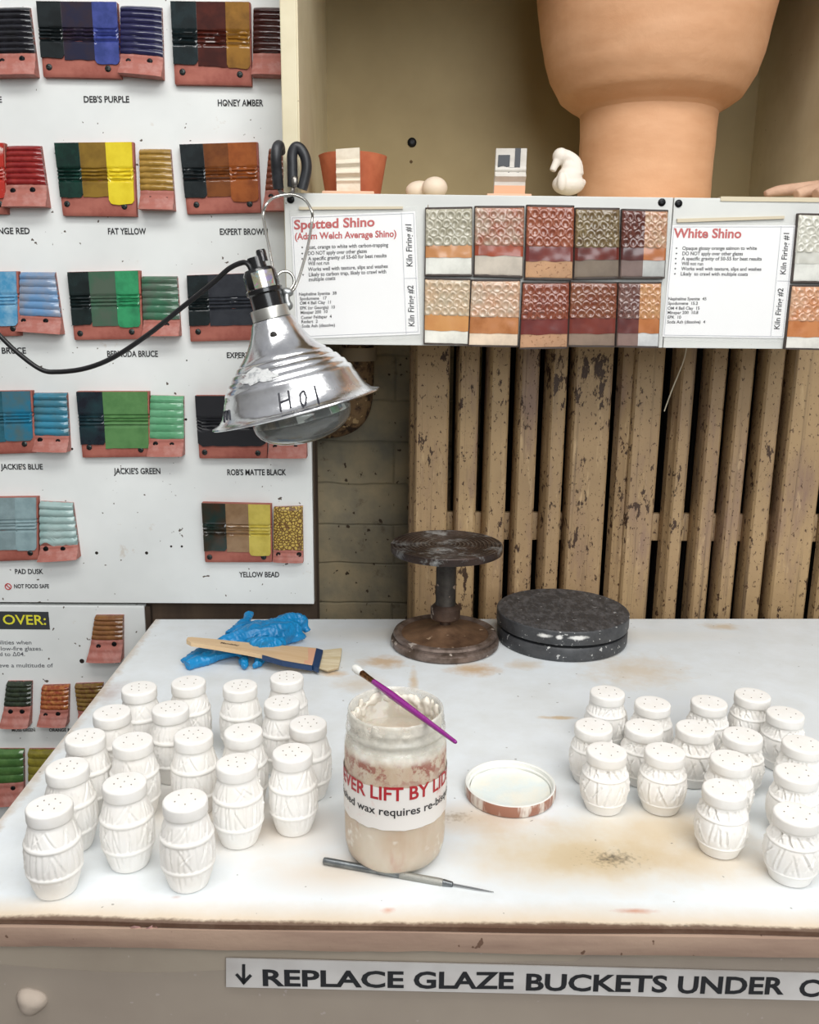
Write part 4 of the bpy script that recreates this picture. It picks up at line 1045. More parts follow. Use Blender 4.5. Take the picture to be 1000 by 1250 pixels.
# spring wire and grips
STEEL = mat('bright_wire', '#c3c2bc', .25, .95)
YC = 1.225
wire = [(346, 356, 1.15), (341, 350, 1.155), (335, 335, 1.17), (329, 305, 1.19), (324, 280, 1.21), (321.5, 262, YC), (325, 250, YC), (334, 241.5, YC + .01), (347, 238, YC + .015), (361, 238.5, YC + .015), (373, 245, YC + .01), (380.5, 258, YC), (381, 270, YC), (376, 300, 1.20), (368, 330, 1.175), (361, 349, 1.16), (355, 356, 1.155),
        (345.5, 355, 1.15), (338, 347, 1.15), (338, 338, 1.15), (344, 332, 1.152), (352, 332, 1.154), (358, 338, 1.155), (358.5, 347, 1.154), (353, 355, 1.15), (348, 359, 1.145)]
obj('spring_wire', *tube([onY(*q) for q in wire], .0019, 10, sub=5), STEEL, lamp)
g = G(); P = onY(350, 357, 1.145)
g.add(ball(P, .0075, (1.2, .8, .8), 2)); Q = onY(352, 373, 1.14)
g.add(tube([P, onY(350, 366, 1.14), Q], [.004, .0045, .005], 10)); g.add(ball(Q, .0062, (1, 1, 1), 2))
g.obj('wing_screw', mat('dull_zinc', '#a3a6a6', .4, .85), lamp)
RUB = mat('black_rubber_grip', '#222326', .45, var=('#34363a', 60, .45, .7))
YG = 1.256
obj('rubber_grip', *tube([onY(340, 230, YG), onY(338.5, 215, YG - .004), onY(337, 195, YG - .01), onY(338, 182, YG - .008), onY(341, 178, YG), onY(342, 186, YG + .009)], .0072, 14, sub=6), RUB, lamp)
obj('rubber_grip', *tube([onY(357.5, 228, YG), onY(357, 205, YG), onY(357, 188, YG), onY(361.5, 179.5, YG), onY(368, 183, YG), onY(373.5, 195, YG), onY(374, 210, YG), onY(369, 231, YG)], .0070, 14, sub=6), RUB, lamp)
g = G(); g.add(tube([onY(340, 228, YG), onY(343, 235, YG - .004), onY(350, 238.5, YG - .012), onY(357, 235, YG - .006), onY(358, 224, YG)], .0028, 8, sub=4)); g.add(ball(onY(359.5, 222, YG - .007), .005, (1, .7, 1.6), 2))
g.obj('clamp_jaw', mat('tarnished_steel', '#8b8781', .35, .9), lamp)
# ================================================================== BISQUE SHAKERS
s = N('white_bisque')
c = s.mix(s.ramp(s.noise(35, 4, .6), .35, .7), lin('#f0eeea'), lin('#e9e5de'))
s.link(c, s.b.inputs['Base Color']); s.b.inputs['Roughness'].default_value = .62; s.bump(s.noise(180, 3), .12, .0006)
BIS = s.m
PIT = mat('lid_hole', '#857c6f', .9)
def strokes(seed, n, zlo, zhi, slant, deep):
    rnd = random.Random(seed); L = []
    for i in range(n):
        a = 2 * math.pi * i / n + rnd.uniform(-.06, .06)
        z0 = rnd.uniform(zlo, zlo + (zhi - zlo) * .35); z1 = rnd.uniform(zhi - (zhi - zlo) * .35, zhi)
        L.append((a, z0, a + rnd.uniform(-slant, slant), z1, deep * rnd.uniform(.6, 1.2)))
    return L
def carve(L, wid):
    def f(a, z, r):
        h = 0
        for a0, z0, a1, z1, dp in L:
            if z < z0 - .002 or z > z1 + .002: continue
            t_ = (z - z0) / (z1 - z0); t_ = min(1, max(0, t_))
            da = (a - (a0 + (a1 - a0) * t_) + math.pi) % (2 * math.pi) - math.pi
            x = da * r / wid
            if abs(x) < 3:
                e = min(1, max(0, (z - z0 + .002) / .003)) * min(1, max(0, (z1 + .002 - z) / .003))
                h += -dp * math.exp(-x * x) * e + dp * .6 * math.exp(-(x - 1.4) ** 2) * e
        return h
    return f
def interp(tab, z):
    for (z0, r0), (z1, r1) in zip(tab, tab[1:]):
        if z <= z1:
            t_ = (z - z0) / (z1 - z0); return r0 + (r1 - r0) * t_
    return tab[-1][1]
def smooth_tab(tab):
    zz = np.array([a for a, _ in tab]); rr = np.array([b for _, b in tab])
    return lambda z: float(np.interp(z, zz, rr))
def shaker_meshes(H, lid_h, lid_r, tab, bands, L, wid, nholes, ringr, hole_rot, center, seam):
    base = smooth_tab(tab); zl = H - lid_h; cv = carve(L, wid)
    prof = [(0, .0004), (base(0) - .002, 0)]
    nz = 92
    for i in range(nz + 1):
        z = .0006 + (zl - .0006) * i / nz
        # average the table a little so the belly is a smooth curve
        r = sum(base(min(zl, max(0, z + d))) for d in (-.004, -.002, 0, .002, .004)) / 5 if .005 < z < zl - .005 else base(z)
        for bz, bh, bw in bands: r += bh * math.exp(-((z - bz) / bw) ** 4)
        prof.append((r, z))
    prof.append((0, zl + .0002))
    def rf(a, z, r):
        if z < .003 or z > zl - .002: return 0
        h = cv(a, z, r)
        for bz, bh, bw in bands: h *= 1 - .95 * math.exp(-((z - bz) / (bw * 1.5)) ** 4)
        if seam is not None:
            da = (a - seam + math.pi) % (2 * math.pi) - math.pi; h += .0005 * math.exp(-(da * r / .0006) ** 2)
        return h
    body = lathe(prof, 150, None, rf)
    g = G()
    lr = lid_r; b = .0013
    g.add(lathe([(lr - .0035, zl - .0004), (lr - .0012, zl - .0006), (lr - .0002, zl + .0008), (lr, zl + .0018), (lr, H - b - .0012), (lr - .0001, H - b - .0002), (lr - .0005, H - b * .45), (lr - b, H), (lr - b - .0009, H + .0001), (lr * .6, H + .0003), (0, H + .0004)], 64, None, lambda a, z, r: .00018 * noise.noise(Vector((math.cos(a) * 3, math.sin(a) * 3, z * 200 + hole_rot)))))
    pts = [(ringr * math.cos(hole_rot + 2 * math.pi * i / nholes), ringr * math.sin(hole_rot + 2 * math.pi * i / nholes)) for i in range(nholes)]
    if center: pts.append((0, 0))
    for (x, y) in pts:
        g.add(lathe([(.0007, H - .0005), (.00065, H + .00072), (0, H + .00066)], 10, Matrix.Translation((x, y, 0))), 1)
    return body, g
TALL = [(0, .0172), (.003, .0182), (.010, .0204), (.020, .0229), (.030, .0242), (.038, .0244), (.046, .0238), (.054, .0224), (.062, .0203), (.068, .0184), (.071, .0180)]
SHORT = [(0, .0182), (.003, .0190), (.008, .0212), (.015, .0235), (.024, .0250), (.031, .0249), (.038, .0238), (.044, .0216), (.049, .0196), (.0535, .0190)]
GT = 'tall bisque barrel shakers at left'; GS = 'squat bisque barrel shakers at right'
def proto(kind, label, loc, rot):
    t = thing('barrel_shaker', label, 'shaker', loc, GT if kind < 10 else GS, rot)
    if kind < 10:
        L = strokes(kind, 26, .003, .068, .22, .0007) + strokes(kind + 50, 16, .024, .050, .5, .0009) + strokes(kind + 90, 16, .051, .068, .45, .0008)
        body, g = shaker_meshes(.083, .0125, .0197, TALL, ((.0505, .0011, .0019), (.0225, .0011, .0019)), L, .0011, (6, 5, 6)[kind], .0092, .3 + kind, kind != 1, -1.3 if kind == 2 else None)
    else:
        L = strokes(kind, 26, .014, .040, .42, .0015) + strokes(kind + 50, 30, .041, .053, .32, .0015)
        body, g = shaker_meshes(.0645, .0112, .0206, SHORT, ((.0405, .0009, .0012), (.0125, .0008, .0011)), L, .0011, (5, 6)[kind - 10], .0110, .5 + kind, False, -1.0 if kind == 10 else None)
    obj('shaker_body', *body, BIS, t, local=True, smooth=60)
    g.obj('shaker_lid', None, t, mats=[BIS, PIT], local=True, smooth=50)
    return t
protos = {}
def shaker(kind, px, py, label, rot):
    H = .083 if kind < 10 else .0645
    P = onZ(px, py, TZ + H); P.z = TZ + .0003
    if kind not in protos:
        protos[kind] = proto(kind, label, P, rot); return
    o = dup(protos[kind], P, rot); o['label'] = label
B = 'tall white bisque barrel shaker '
for i, (k, x, y, lab) in enumerate((
    (0, 60, 983, B + 'nearest the front left corner of the table'),
    (1, 226, 976, B + 'with five dark lid holes, standing forward beside the needle tool'),
    (0, 152, 955, B + 'in front, between corner and five-hole shakers'),
    (0, 82, 936, B + 'second from the front along the left table edge'),
    (0, 104, 899, B + 'third from the front along the left table edge'),
    (1, 136.5, 869, B + 'fourth from the front along the left table edge'),
    (0, 169.7, 839.5, B + 'farthest back along the left table edge'),
    (2, 289, 931, B + 'with lid mould seam, in front row'),
    (0, 357, 918, B + 'in the front row, next to the wax jar'),
    (2, 376, 883, B + 'right end of left group, beside jar rim'),
    (1, 162, 904, B + 'directly behind the front middle one'),
    (0, 236, 897, B + 'at the centre of the left group'),
    (1, 297, 892.5, B + 'behind the seamed shaker in the middle row'),
    (2, 208, 864, B + 'in the third row, left of centre'),
    (0, 344, 857, B + 'just in front of the rearmost right one'),
    (1, 230, 832.5, B + 'in the back row below the blue glove fingers'),
    (2, 293, 837, B + 'in the back row below the middle of the glove'),
    (0, 350, 826.5, B + 'right end of back row, below wide brush'))):
    shaker(k, x, y, lab, i * 1.13)
B = 'squat white bisque barrel shaker '
for i, (k, x, y, lab) in enumerate((
    (10, 885, 963, B + 'with front mould seam, second nearest table front'),
    (11, 973, 993, B + 'nearest the table front, at the right picture edge'),
    (11, 740.8, 916.6, B + 'at the front left of the right group'),
    (11, 811.8, 917, B + 'second from left in the front row, behind the brown stain'),
    (11, 892.5, 926.6, B + 'directly behind the seamed shaker'),
    (11, 973, 943, B + 'just behind the frontmost at right edge'),
    (11, 725, 886, B + 'leftmost of the right group, second row'),
    (10, 786.5, 887, B + 'between and behind the two front left ones'),
    (11, 849, 888, B + 'in the second row, middle of the right group'),
    (11, 907, 897, B + 'in the second row, right of the middle one'),
    (10, 980, 907.5, B + 'at right picture edge, lid partly cut off'),
    (11, 741.8, 845, B + 'at the back left corner of the right group'),
    (10, 797, 858.4, B + 'second from left in the back row'),
    (11, 866, 857, B + 'third from left in the back row'),
    (11, 919, 848, B + 'farthest back at the right of the back row'),
    (10, 959, 871, B + 'rightmost of the back row, right of the farthest one'))):
    shaker(k, x, y, lab, i * .9 + (2.2 if k == 10 and i else 0))

# ================================================================== WAX JAR
JB = onZ(482, 1038, TZ); JR = .048; JH = .150
jar = thing('wax_jar', 'open glass jar of cloudy wax with a NEVER LIFT BY LID label', 'jar', JB)
JM = Matrix.Translation(JB)
def jar_glass_mat():
    s = N('smeared_jar_glass')
    s.b.inputs['Base Color'].default_value = lin('#e2dfd4'); s.b.inputs['Roughness'].default_value = .10; s.b.inputs['Specular IOR Level'].default_value = .7
    sp = s.new('ShaderNodeSeparateXYZ'); s.link(s.pos(), sp.inputs[0])
    neck = s.ramp(s.math('SUBTRACT', sp.outputs['Z'], TZ + .118), 0, .008)      # dried wax film smeared over the neck
    film = s.ramp(s.noise(38, 4, .6, vec=s.pos()), .35, .68, (.28,) * 3 + (1,), (.78,) * 3 + (1,))
    s.link(s.mix(neck, (.14, .14, .14, 1), film), s.b.inputs['Alpha']); return s.m
out = [(0, .0), (.036, .0), (.0415, .002), (.0452, .007), (.0474, .016), (.048, .026), (.048, .112), (.0476, .119), (.0462, .124), (.0446, .1265), (.0450, .1285), (.0462, .130), (.0462, .1325), (.0447, .134), (.0445, .138), (.0450, .1395), (.0450, .141), (.0443, .1425), (.0443, .1475), (.0438, .1493), (.0428, .150), (.0418, .1493), (.0414, .147), (.0414, .128), (.0435, .121)]
GLASS = jar_glass_mat()
obj('jar_glass', *lathe(out, 96, JM), GLASS, jar, smooth=60)
s = N('cloudy_wax')
outer_2 = s.math('SUBTRACT', 1.0, s.blob((JB.x, JB.y, TZ + .1), (.0455, .0455, 9), .93))
c = s.mix(s.ramp(s.noise(16, 5, .6, vec=s.pos(), stretch=(1, 1, .55)), .38, .66), lin('#d8cbb8'), lin('#c3a88b'))
c = s.mix(s.math('MULTIPLY', s.math('MULTIPLY', outer_2, s.ramp(s.noise(34, 5, .7, vec=s.pos(), stretch=(1, 1, .22)), .54, .66)), .65), c, lin('#c08c76'))
sp = s.new('ShaderNodeSeparateXYZ'); s.link(s.pos(), sp.inputs[0])
hb = s.blob((JB.x, JB.y, TZ + .107), (.3, .3, .017), .2, s.math('MULTIPLY', s.math('SUBTRACT', s.noise(60, 4, .7, vec=s.pos()), .5), 1.2))
outer_ = s.math('SUBTRACT', 1.0, s.blob((JB.x, JB.y, TZ + .1), (.0455, .0455, 9), .93)); hb = s.math('MULTIPLY', hb, outer_)
c = s.mix(s.math('MULTIPLY', hb, s.ramp(s.noise(75, 4, .7, vec=s.pos()), .47, .56)), c, lin('#9a4a34'))
up_ = s.ramp(s.math('SUBTRACT', sp.outputs['Z'], TZ + .112), 0, .006)
c = s.mix(up_, c, s.mix(s.ramp(s.noise(45, 4, .6, vec=s.pos()), .42, .60), lin('#cbc3b4'), lin('#efece3')))
c = s.mix(s.ramp(s.noise(40, 3, .6, vec=s.pos()), .62, .72), c, lin('#ece7dc'))
s.link(c, s.b.inputs['Base Color']); s.b.inputs['Roughness'].default_value = .4; s.b.inputs['Subsurface Weight'].default_value = .15; s.b.inputs['Subsurface Scale'].default_value = .004
WAX = s.m
wob = lambda a, z, r: (min(0, .0022 * noise.noise(Vector((math.cos(a) * 2.2, math.sin(a) * 2.2, z * 60))) - .0006) if r < .0398 else 0)
win = [(0, .0015), (.036, .0015), (.041, .0035), (.0446, .008), (.0468, .017), (.0474, .027), (.0474, .112), (.0462, .119), (.0428, .1225), (.0404, .127), (.0404, .136), (.0400, .1405), (.0392, .1408), (.0386, .134), (.0384, .120), (.0385, .111), (.036, .1085), (.022, .108), (0, .108)]
obj('wax', *lathe(win, 96, JM, wob), WAX, jar, smooth=60)
# thick wax crusted inside the neck
rn = random.Random(3); sol = []
for i in range(80):
    a = 2 * math.pi * i / 80 + rn.uniform(-.08, .08); zz = .1425 - rn.uniform(0, .010)
    rr_ = .0398 - rn.uniform(0, .0006)
    sol.append(ball(JB + Vector((rr_ * math.cos(a), rr_ * math.sin(a), zz)), 1, (rn.uniform(.002, .0042),) * 2 + (rn.uniform(.003, .007),), 2))
    if rn.random() < .3: sol.append(ball(JB + Vector((rr_ * math.cos(a), rr_ * math.sin(a), zz - .008)), 1, (.0028, .0028, .009), 2))
v, f = blend(sol, .0013, 3, lambda p, n: p + n * .0006 * noise.noise(p * 300))
obj('wax_crust', v, f, mat('white_wax', '#ddd7ca', .45, var=('#d5cdbf', 40, .4, .65)), jar, smooth=80)
# label wrapped on the jar
g = G(); z0, z1 = onY(482, 1014, JB.y - JR).z, onY(482, 963, JB.y - JR).z
s = N('stained_label_paper')
c = s.mix(s.math('MULTIPLY', s.ramp(s.noise(40, 5, .7, vec=s.pos()), .56, .70), .7), lin('#e9e4de'), lin('#d9a79c'))
s.link(c, s.b.inputs['Base Color']); s.b.inputs['Roughness'].default_value = .5
v = []; f = []; n_ = 90
for i in range(n_ + 1):
    a = -math.pi / 2 - 2.2 + 4.4 * i / n_
    for z, jit in ((z0, .0014), (z1, .0006)):
        v.append(JB + Vector(((JR + .0004) * math.cos(a), (JR + .0004) * math.sin(a), z - TZ + jit * noise.noise(Vector((a * 6, z * 90, 3))))))
for i in range(n_): f.append((2 * i, 2 * i + 2, 2 * i + 3, 2 * i + 1))
lab_ = obj('label', v, f, s.m, jar, smooth=60)
def wrap(text, th0, th1, zb, cap, m, name, offset, zfun=lambda t_: 0):
    v, f = glyphs(text, offset); xs = [a for a, _ in v]; a0, a1 = min(xs), max(xs)
    V = []
    for a, b in v:
        t_ = (a - a0) / (a1 - a0); th = -math.pi / 2 + th0 + (th1 - th0) * t_
        V.append(JB + Vector(((JR + .0008) * math.cos(th), (JR + .0008) * math.sin(th), zb - TZ + b * cap / CAP)))
    obj(name, V, f, m, lab_, smooth=0)
zl1 = onY(484, 977, JB.y - JR).z; zl2 = onY(480, 995.5, JB.y - JR).z
wrap('NEVER LIFT BY LID!', -1.62, 1.36, zl1, .0125, mat('jar_red', '#b0262f', .5), 'warning_lettering', .022)
wrap('Splashed wax requires re-bisquing', -1.66, 1.62, zl2, .0075, mat('jar_black', '#2b2a2c', .5), 'note_lettering', .012)
# brush lying across the rim
zb_ = TZ + JH + .0035
bt = thing('paint_brush', 'small purple handled brush lying across the open jar', 'brush', onZ(495, 860, zb_))
B0, B1 = onZ(434, 816, zb_), onZ(557, 906.5, zb_)
def along(t_): return B0.lerp(B1, t_)
obj('handle', *tube([along(.20), along(.27), along(.40), along(.55), along(.75), along(.93), along(.99), along(1)], [.0026, .0031, .0037, .0033, .0026, .0019, .0017, .0008], 14, sub=4), mat('purple_lacquer', '#8a1a82', .25, coat=.5), bt)
obj('ferrule', *tube([along(.075), along(.14), along(.215)], [.0034, .0029, .0027], 14, sub=3), mat('bronze_ferrule', '#8f6236', .3, .9, var=('#5d3a20', 200, .4, .6)), bt)
obj('bristles', *tube([along(-.02), along(-.005), along(.03), along(.085)], [.0018, .0040, .0044, .0032], 14, sub=4), mat('waxy_bristles', '#e7e6e0', .6, bump=(300, .6, .001)), bt)

# jar lid, upside down
LC = onZ(622.5, 969, TZ); lr = 54.5 / ppm(LC) * 1.01
lt = thing('jar_lid', 'upturned white jar lid with wax inside and brown stained rim', 'lid', LC)
s = N('stained_lid_rim'); c = s.mix(s.ramp(s.noise(28, 5, .7, vec=s.pos(), stretch=(1, 1, .25)), .50, .58), lin('#d8cfc4'), lin('#9a6a56'))
s.link(c, s.b.inputs['Base Color']); s.b.inputs['Roughness'].default_value = .45
obj('lid_shell', *lathe([(0, 0), (lr - .003, 0), (lr - .0008, .0012), (lr, .004), (lr, .0122), (lr - .0006, .0134), (lr - .0018, .0136), (lr - .003, .0128), (lr - .0034, .0090), (lr - .0046, .0082), (lr - .0048, .0040), (0, .003)], 80, Matrix.Translation(LC)), s.m, lt, smooth=40)
obj('lid_liner', *lathe([(lr - .0004, .0126), (lr - .0006, .0138), (lr - .0018, .0140), (lr - .0032, .0130), (lr - .0036, .0092), (lr - .0050, .0084), (lr - .0052, .0044), (lr - .0049, .0035), (lr - .003, .0088), (lr - .002, .0125)], 80, Matrix.Translation(LC), closed=True), mat('lid_white', '#e6e6e0', .4), lt)
obj('wax_residue', *lathe([(0, .003), (lr - .0052, .0035), (lr - .0056, .0062), (lr * .80, .0050), (lr * .5, .0044), (0, .0042)], 60, Matrix.Translation(LC), lambda a, z, r: .0012 * noise.noise(Vector((math.cos(a) * 2, math.sin(a) * 2, 3))) if z > .004 else 0), mat('soft_wax', '#dfe7e4', .35, var=('#ebe9dc', 30, .4, .65), bump=(40, .4, .003)), lt)

# needle tool
zn = TZ + .0036
nt_ = thing('needle_tool', 'grey metal needle tool lying in front of the wax jar', 'tool', onZ(490, 1070, TZ))
A0, A1 = onZ(395, 1050.5, zn), onZ(603, 1089, TZ + .0012)
al = lambda t_: A0.lerp(A1, t_)
STL = mat('grey_steel', '#8f9496', .35, .85, var=('#6d7173', 60, .4, .6))
obj('handle', *tube([al(0), al(.004), al(.02), al(.46)], [.0026, .0032, .0034, .0034], 16), STL, nt_)
s = N('knurled_steel'); s.b.inputs['Metallic'].default_value = .7; s.b.inputs['Roughness'].default_value = .5; s.b.inputs['Base Color'].default_value = lin('#a09f98')
s.bump(s.noise(900, 2), .8, .0008)
obj('knurled_grip', *tube([al(.46), al(.47), al(.70), al(.71)], [.0033, .0036, .0036, .0032], 16), s.m, nt_)
obj('collar', *tube([al(.71), al(.715), al(.765), al(.77)], [.0032, .0034, .0024, .0014], 16), STL, nt_)
obj('needle', *tube([al(.765), al(.9), al(1)], [.0012, .0010, .0003], 8), mat('bright_steel', '#b5b7b8', .2, .95), nt_)

# ================================================================== BANDING WHEELS
def zlev(px, py, Y): return onY(px, py, Y).z
WC = onZ(543, 786, TZ); q_ = 1 / ppm(WC)
RUST = mat('rusty_cast_iron', '#5a463a', .55, .45, var=('#35271f', 30, .35, .65), speck=('#9a8a7c', 70, .66), bump=(140, .5, .0015))
wh = thing('banding_wheel', 'rusty iron banding wheel with round head raised on a column', 'wheel', WC)
WM = Matrix.Translation((WC.x, WC.y, 0))
hz = zlev(543.5, 664, WC.y)
rb = 65.5 * q_; base_t = .020
GREYR = mat('scraped_iron_rim', '#83736a', .45, .4, var=('#54453b', 45, .38, .62), speck=('#c2b6ab', 60, .64), bump=(140, .5, .0015))
obj('base_rim', *lathe([(rb - .016, TZ), (rb - .003, TZ), (rb, TZ + .003), (rb, TZ + .010), (rb - .003, TZ + .0125), (rb - .0055, TZ + .0135), (rb - .0055, TZ + .0155), (rb - .003, TZ + .0175), (rb - .0045, TZ + .021), (rb - .010, TZ + .0225), (rb - .0135, TZ + .0205), (rb - .016, TZ + .019)], 80, WM, closed=True), GREYR, wh, smooth=40)
obj('base', *lathe([(0, TZ + .001), (rb - .0158, TZ + .001), (rb - .0158, TZ + .0185), (rb * .6, TZ + .0195), (rb * .36, TZ + .023), (rb * .22, TZ + .029), (rb * .13, TZ + .033), (0, TZ + .033)], 80, WM), mat('brown_rusty_iron', '#85664d', .5, .3, var=('#513a2b', 22, .35, .65), speck=('#b0967c', 60, .69), bump=(120, .45, .0015)), wh, smooth=40)
zc = zlev(543, 746, WC.y)
obj('stem', *lathe([(0, TZ + .030), (.0085, TZ + .030), (.0085, zc), (0, zc)], 24, WM), RUST, wh)
obj('collar', *lathe([(0, zc - .011), (.021, zc - .011), (.0228, zc - .009), (.0228, zc + .006), (.021, zc + .008), (.017, zc + .012), (0, zc + .012)], 40, WM), RUST, wh, smooth=40)
obj('column', *lathe([(0, zc + .010), (.0165, zc + .010), (.0152, zc + .016), (.0152, hz - .012), (.019, hz - .010), (0, hz - .010)], 40, WM), mat('dark_grey_iron', '#4a443e', .5, .5, var=('#2c2824', 40, .35, .65), speck=('#a48f7d', 60, .69)), wh, smooth=40)
hr = 68.5 / ppm(Vector((WC.x, WC.y, hz)))
prof = [(0, hz - .0115), (hr * .5, hz - .0118), (hr - .006, hz - .0125), (hr - .001, hz - .011), (hr, hz - .0085), (hr, hz - .001), (hr - .001, hz + .0004), (hr - .003, hz + .0004)]
rr_ = hr - .004
while rr_ > .004:
    prof += [(rr_, hz + .0003), (rr_ - .0006, hz - .0006), (rr_ - .0012, hz + .0003)]; rr_ -= .0062
prof += [(0, hz + .0003)]
s = N('dark_worn_iron'); s.b.inputs['Metallic'].default_value = .45
c = s.mix(s.ramp(s.noise(26, 5, .65, vec=s.pos()), .35, .65), lin('#3f2f28'), lin('#2a211d'))
c = s.mix(s.math('MULTIPLY', s.ramp(s.noise(30, 6, .75, vec=s.pos()), .52, .66), .75), c, lin('#a9aaa8'))
vd = s.new('ShaderNodeVectorMath', operation='DISTANCE'); s.link(s.pos(), vd.inputs[0]); vd.inputs[1].default_value = (WC.x, WC.y, hz)
rg = s.ramp(s.math('SINE', s.math('MULTIPLY', vd.outputs['Value'], 2 * math.pi / .0062)), .72, .95)
c = s.mix(s.math('MULTIPLY', s.math('MULTIPLY', rg, s.ramp(s.noise(18, 4, .6, vec=s.pos()), .40, .62)), .55), c, lin('#9a928a'))
c = s.mix(s.ramp(s.noise(60, 3, .6, vec=s.pos()), .70, .74), c, lin('#7d5540'))
s.link(c, s.b.inputs['Base Color']); s.b.inputs['Roughness'].default_value = .42; s.bump(s.noise(110, vec=s.pos()), .35, .0015)
obj('wheel_head', *lathe(prof, 96, WM), s.m, wh, smooth=30)
# low dark wheel
DC = onZ(685, 778.5, TZ); dk = thing('banding_wheel', 'low dark grey double disc banding wheel with chipped white paint', 'wheel', DC)
DM = Matrix.Translation((DC.x, DC.y, 0)); dr = 79.5 / ppm(DC + Vector((0, 0, .02)))
zt_ = zlev(685, 743, DC.y); hh_ = zt_ - TZ
s = N('dark_mottled_iron'); s.b.inputs['Metallic'].default_value = .2
v_ = s.noise(110, 5, .75, vec=s.pos(), stretch=(1, .5, 1))
c = s.mix(s.ramp(v_, .45, .62), lin('#3a3a3c'), lin('#5c5c5e'))
c = s.mix(s.ramp(s.noise(120, 3, .6, vec=s.pos()), .68, .71), c, lin('#a9a9a8'))
s.link(c, s.b.inputs['Base Color']); s.b.inputs['Roughness'].default_value = .5; s.bump(v_, .7, .0015); DKM = s.m
s = N('chipped_grey_iron'); n_1 = s.noise(38, 4, .6, vec=s.pos(), stretch=(1, 1, .6))
c = s.mix(s.ramp(s.noise(40, 5, .7, vec=s.pos()), .4, .65), lin('#4a4b4d'), lin('#38393b'))
chip = None
for px_, wpx in ((665, 11), (683, 5), (707, 13)):
    P = onY(px_, 778.5, DC.y - dr * .99)
    b_ = s.blob((P.x, DC.y - dr * .98, P.z), (wpx * q_, .02, .0042), .5, s.math('MULTIPLY', s.math('SUBTRACT', s.noise(120, 3, .6, vec=s.pos()), .5), 1.0))
    c = s.mix(b_, c, lin('#e8e6e2'))
c = s.mix(s.ramp(s.noise(130, 3, .6, vec=s.pos()), .66, .68), c, lin('#b9b9b6'))
s.link(c, s.b.inputs['Base Color']); s.b.inputs['Roughness'].default_value = .5; s.b.inputs['Metallic'].default_value = .2; RIMM = s.m
g1 = TZ + hh_ * .47
bm_ = bpy.data.meshes
obj('base_disc', *lathe([(0, TZ), (dr - .006, TZ), (dr - .002, TZ + .002), (dr - .001, TZ + .005), (dr - .001, g1 - .004), (dr - .003, g1 - .001), (dr - .008, g1), (0, g1)], 96, DM), RIMM, dk, smooth=40)
obj('spindle', *lathe([(0, g1 - .001), (dr * .8, g1 - .001), (dr * .8, g1 + .003), (0, g1 + .003)], 48, DM), DKM, dk)
obj('turntable_rim', *lathe([(0, g1 + .0025), (dr - .006, g1 + .0025), (dr - .001, g1 + .004), (dr, g1 + .007), (dr, zt_ - .0015), (dr - .0008, zt_ - .0006), (0, zt_ - .0006)], 96, DM), RIMM, dk, smooth=40)
obj('turntable_top', *lathe([(0, zt_ - .0007), (dr - .0012, zt_ - .0007), (dr - .002, zt_), (0, zt_)], 96, DM), DKM, dk, smooth=30)

# ================================================================== GLOVE AND WIDE BRUSH
def tp(x, y, z): return onZ(x, y, TZ + z)
sol = [tube([tp(262, 792, .008), tp(285, 785, .015), tp(310, 778, .019), tp(340, 772, .020), tp(362, 768, .017)], [.010, .017, .022, .022, .014], 14, sub=4),
       tube([tp(284, 779, .016), tp(295, 766, .026), tp(302, 754, .033), tp(305.5, 748, .036)], [.014, .010, .0065, .005], 12, sub=4),
       tube([tp(300, 768, .020), tp(318, 765, .026), tp(330, 766, .024)], [.010, .010, .010], 12, sub=3),
       tube([tp(330, 772, .022), tp(348, 761, .028), tp(360, 757, .030), tp(370, 761, .022), tp(376, 771, .010)], [.016, .014, .011, .011, .006], 12, sub=4),
       tube([tp(345, 776, .012), tp(362, 775, .012), tp(371, 778, .006)], [.014, .012, .006], 12, sub=3),
       tube([tp(288, 793, .010), tp(262, 801, .009), tp(240, 808, .008), tp(229, 813, .007)], [.012, .010, .0085, .0065], 12, sub=4),
       tube([tp(280, 789, .012), tp(252, 795, .011), tp(234, 803, .009), tp(225, 808, .008)], [.010, .008, .0075, .006], 12, sub=4),
       tube([tp(293, 793, .012), tp(297, 803, .008), tp(298, 811, .006), tp(296, 815, .005)], [.009, .0065, .0065, .0045], 12, sub=4),
       tube([tp(328, 796, .012), tp(321, 803, .009), tp(315, 809, .007), tp(312, 814, .005)], [.008, .006, .006, .0042], 12, sub=4),
       tube([tp(300, 790, .012), tp(320, 786, .026), tp(345, 786, .016)], [.011, .011, .009], 12, sub=4)]
def crumple(p, n):
    w_ = Vector((noise.noise(p * 40), noise.noise(p * 40 + Vector((5, 5, 5))), 0)) * .006; t_ = p + w_
    a = Vector(((t_.x * .8 + t_.y * .6) * 30, (t_.y * .8 - t_.x * .6) * 95, t_.z * 45)); r1 = 1 - abs(noise.noise(a)) * 2.4; b2 = Vector(((t_.x * .7 - t_.y * .7) * 50, (t_.y * .7 + t_.x * .7) * 190, t_.z * 90 + 7)); r2 = 1 - abs(noise.noise(b2)) * 2.4
    q = p + n * (.0032 * (r1 - .6) + .0008 * (r2 - .6))
    q.z = max(q.z, TZ + .0006); return q
v, f = blend(sol, .0010, 4, crumple)
o = obj('rubber_glove', v, f, mat('blue_nitrile', '#1489c6', .36, var=('#0f7ab2', 30, .4, .65), sss=.0), smooth=80)
props(o, 'crumpled bright blue rubber glove lying under the wide wooden brush', 'glove')
wb = thing('wide_brush', 'flat wide wooden handled brush lying across the blue glove', 'brush', tp(330, 796, .0))
def zbrush(x): return .040 - .029 * (x - 226) / (394 - 226)
def bpoly(pts, dz=0.): return [tp(x, y, zbrush(x) + dz) for x, y in pts]
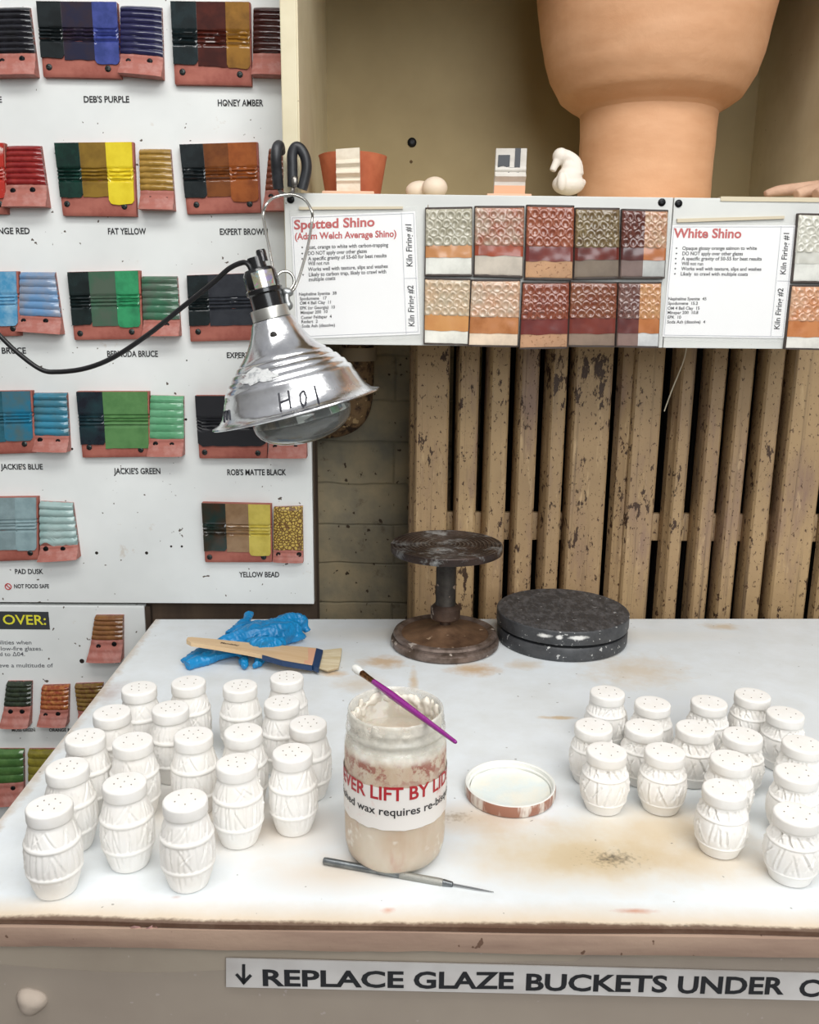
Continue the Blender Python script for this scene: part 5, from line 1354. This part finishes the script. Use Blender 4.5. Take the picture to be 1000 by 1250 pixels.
wood = [(227.5, 781), (229, 778), (234, 777.5), (262, 780), (300, 784), (330, 787), (365, 789), (386, 791), (381, 812), (345, 806), (322, 799.5), (300, 795), (262, 788.5), (233, 784)]
WOODM = mat('pale_beech', '#dcc09a', .5, var=('#cfae84', 20, .35, .7, (.3, 3, 1)), bump=(80, .15, .001))
fr = bpoly(wood); obj('handle', *prism(fr, [p - Vector((0, 0, .0062)) for p in fr]), WOODM, wb, smooth=0)
pink = [(376, 791.2), (386, 792), (381.5, 811.2), (371, 809.4), (372, 806), (376.5, 806)]
fr = bpoly(pink, .0004); obj('worn_edge', *prism(fr, [p - Vector((0, 0, .0008)) for p in fr]), mat('worn_peach', '#d6a486', .6), wb, smooth=0)
BLUE = mat('navy_paint', '#1f3a5f', .4)
end = [(386.2, 791), (394.5, 793.5), (389, 815.5), (381.2, 812.2)]
fr = bpoly(end, .0005); obj('painted_end', *prism(fr, [p - Vector((0, 0, .0075)) for p in fr]), BLUE, wb, smooth=0)
sd_ = [(320, 799.2), (345, 806.2), (381, 812.3), (381, 813.3), (345, 807.4), (320, 800)]
fr = bpoly(sd_, .0002); obj('painted_side', *prism(fr, [p - Vector((0, 0, .0072)) for p in fr]), BLUE, wb, smooth=0)
br_ = [tp(x, y, .0075) for x, y in ((390, 794), (404, 792.5), (417, 791), (416, 800), (413, 815), (400, 818.5), (388, 815.5))]
br2 = [tp(x, y, .0012) for x, y in ((390, 795), (404, 794.5), (417.5, 793), (416.5, 803), (413.5, 817.5), (400, 820.5), (388, 817))]
obj('bristles', *prism(br_, br2), mat('tan_bristles', '#ddd0b2', .8, var=('#c9b68e', 70, .42, .62, (.25, 2, 1)), bump=(200, .4, .001)), wb, smooth=0)
P0, P1 = tp(269, 785.2, zbrush(269) + .0004), tp(292, 788.6, zbrush(292) + .0004)
dn = (P1 - P0).normalized(); upv = Vector((-dn.y, dn.x, 0))
obj('stamped_lettering', *line('Mandalay', P0, P1, .0052, up=upv, offset=.01, shear=.2), mat('stamp_brown', '#3b2a22', .6), wb, smooth=0)
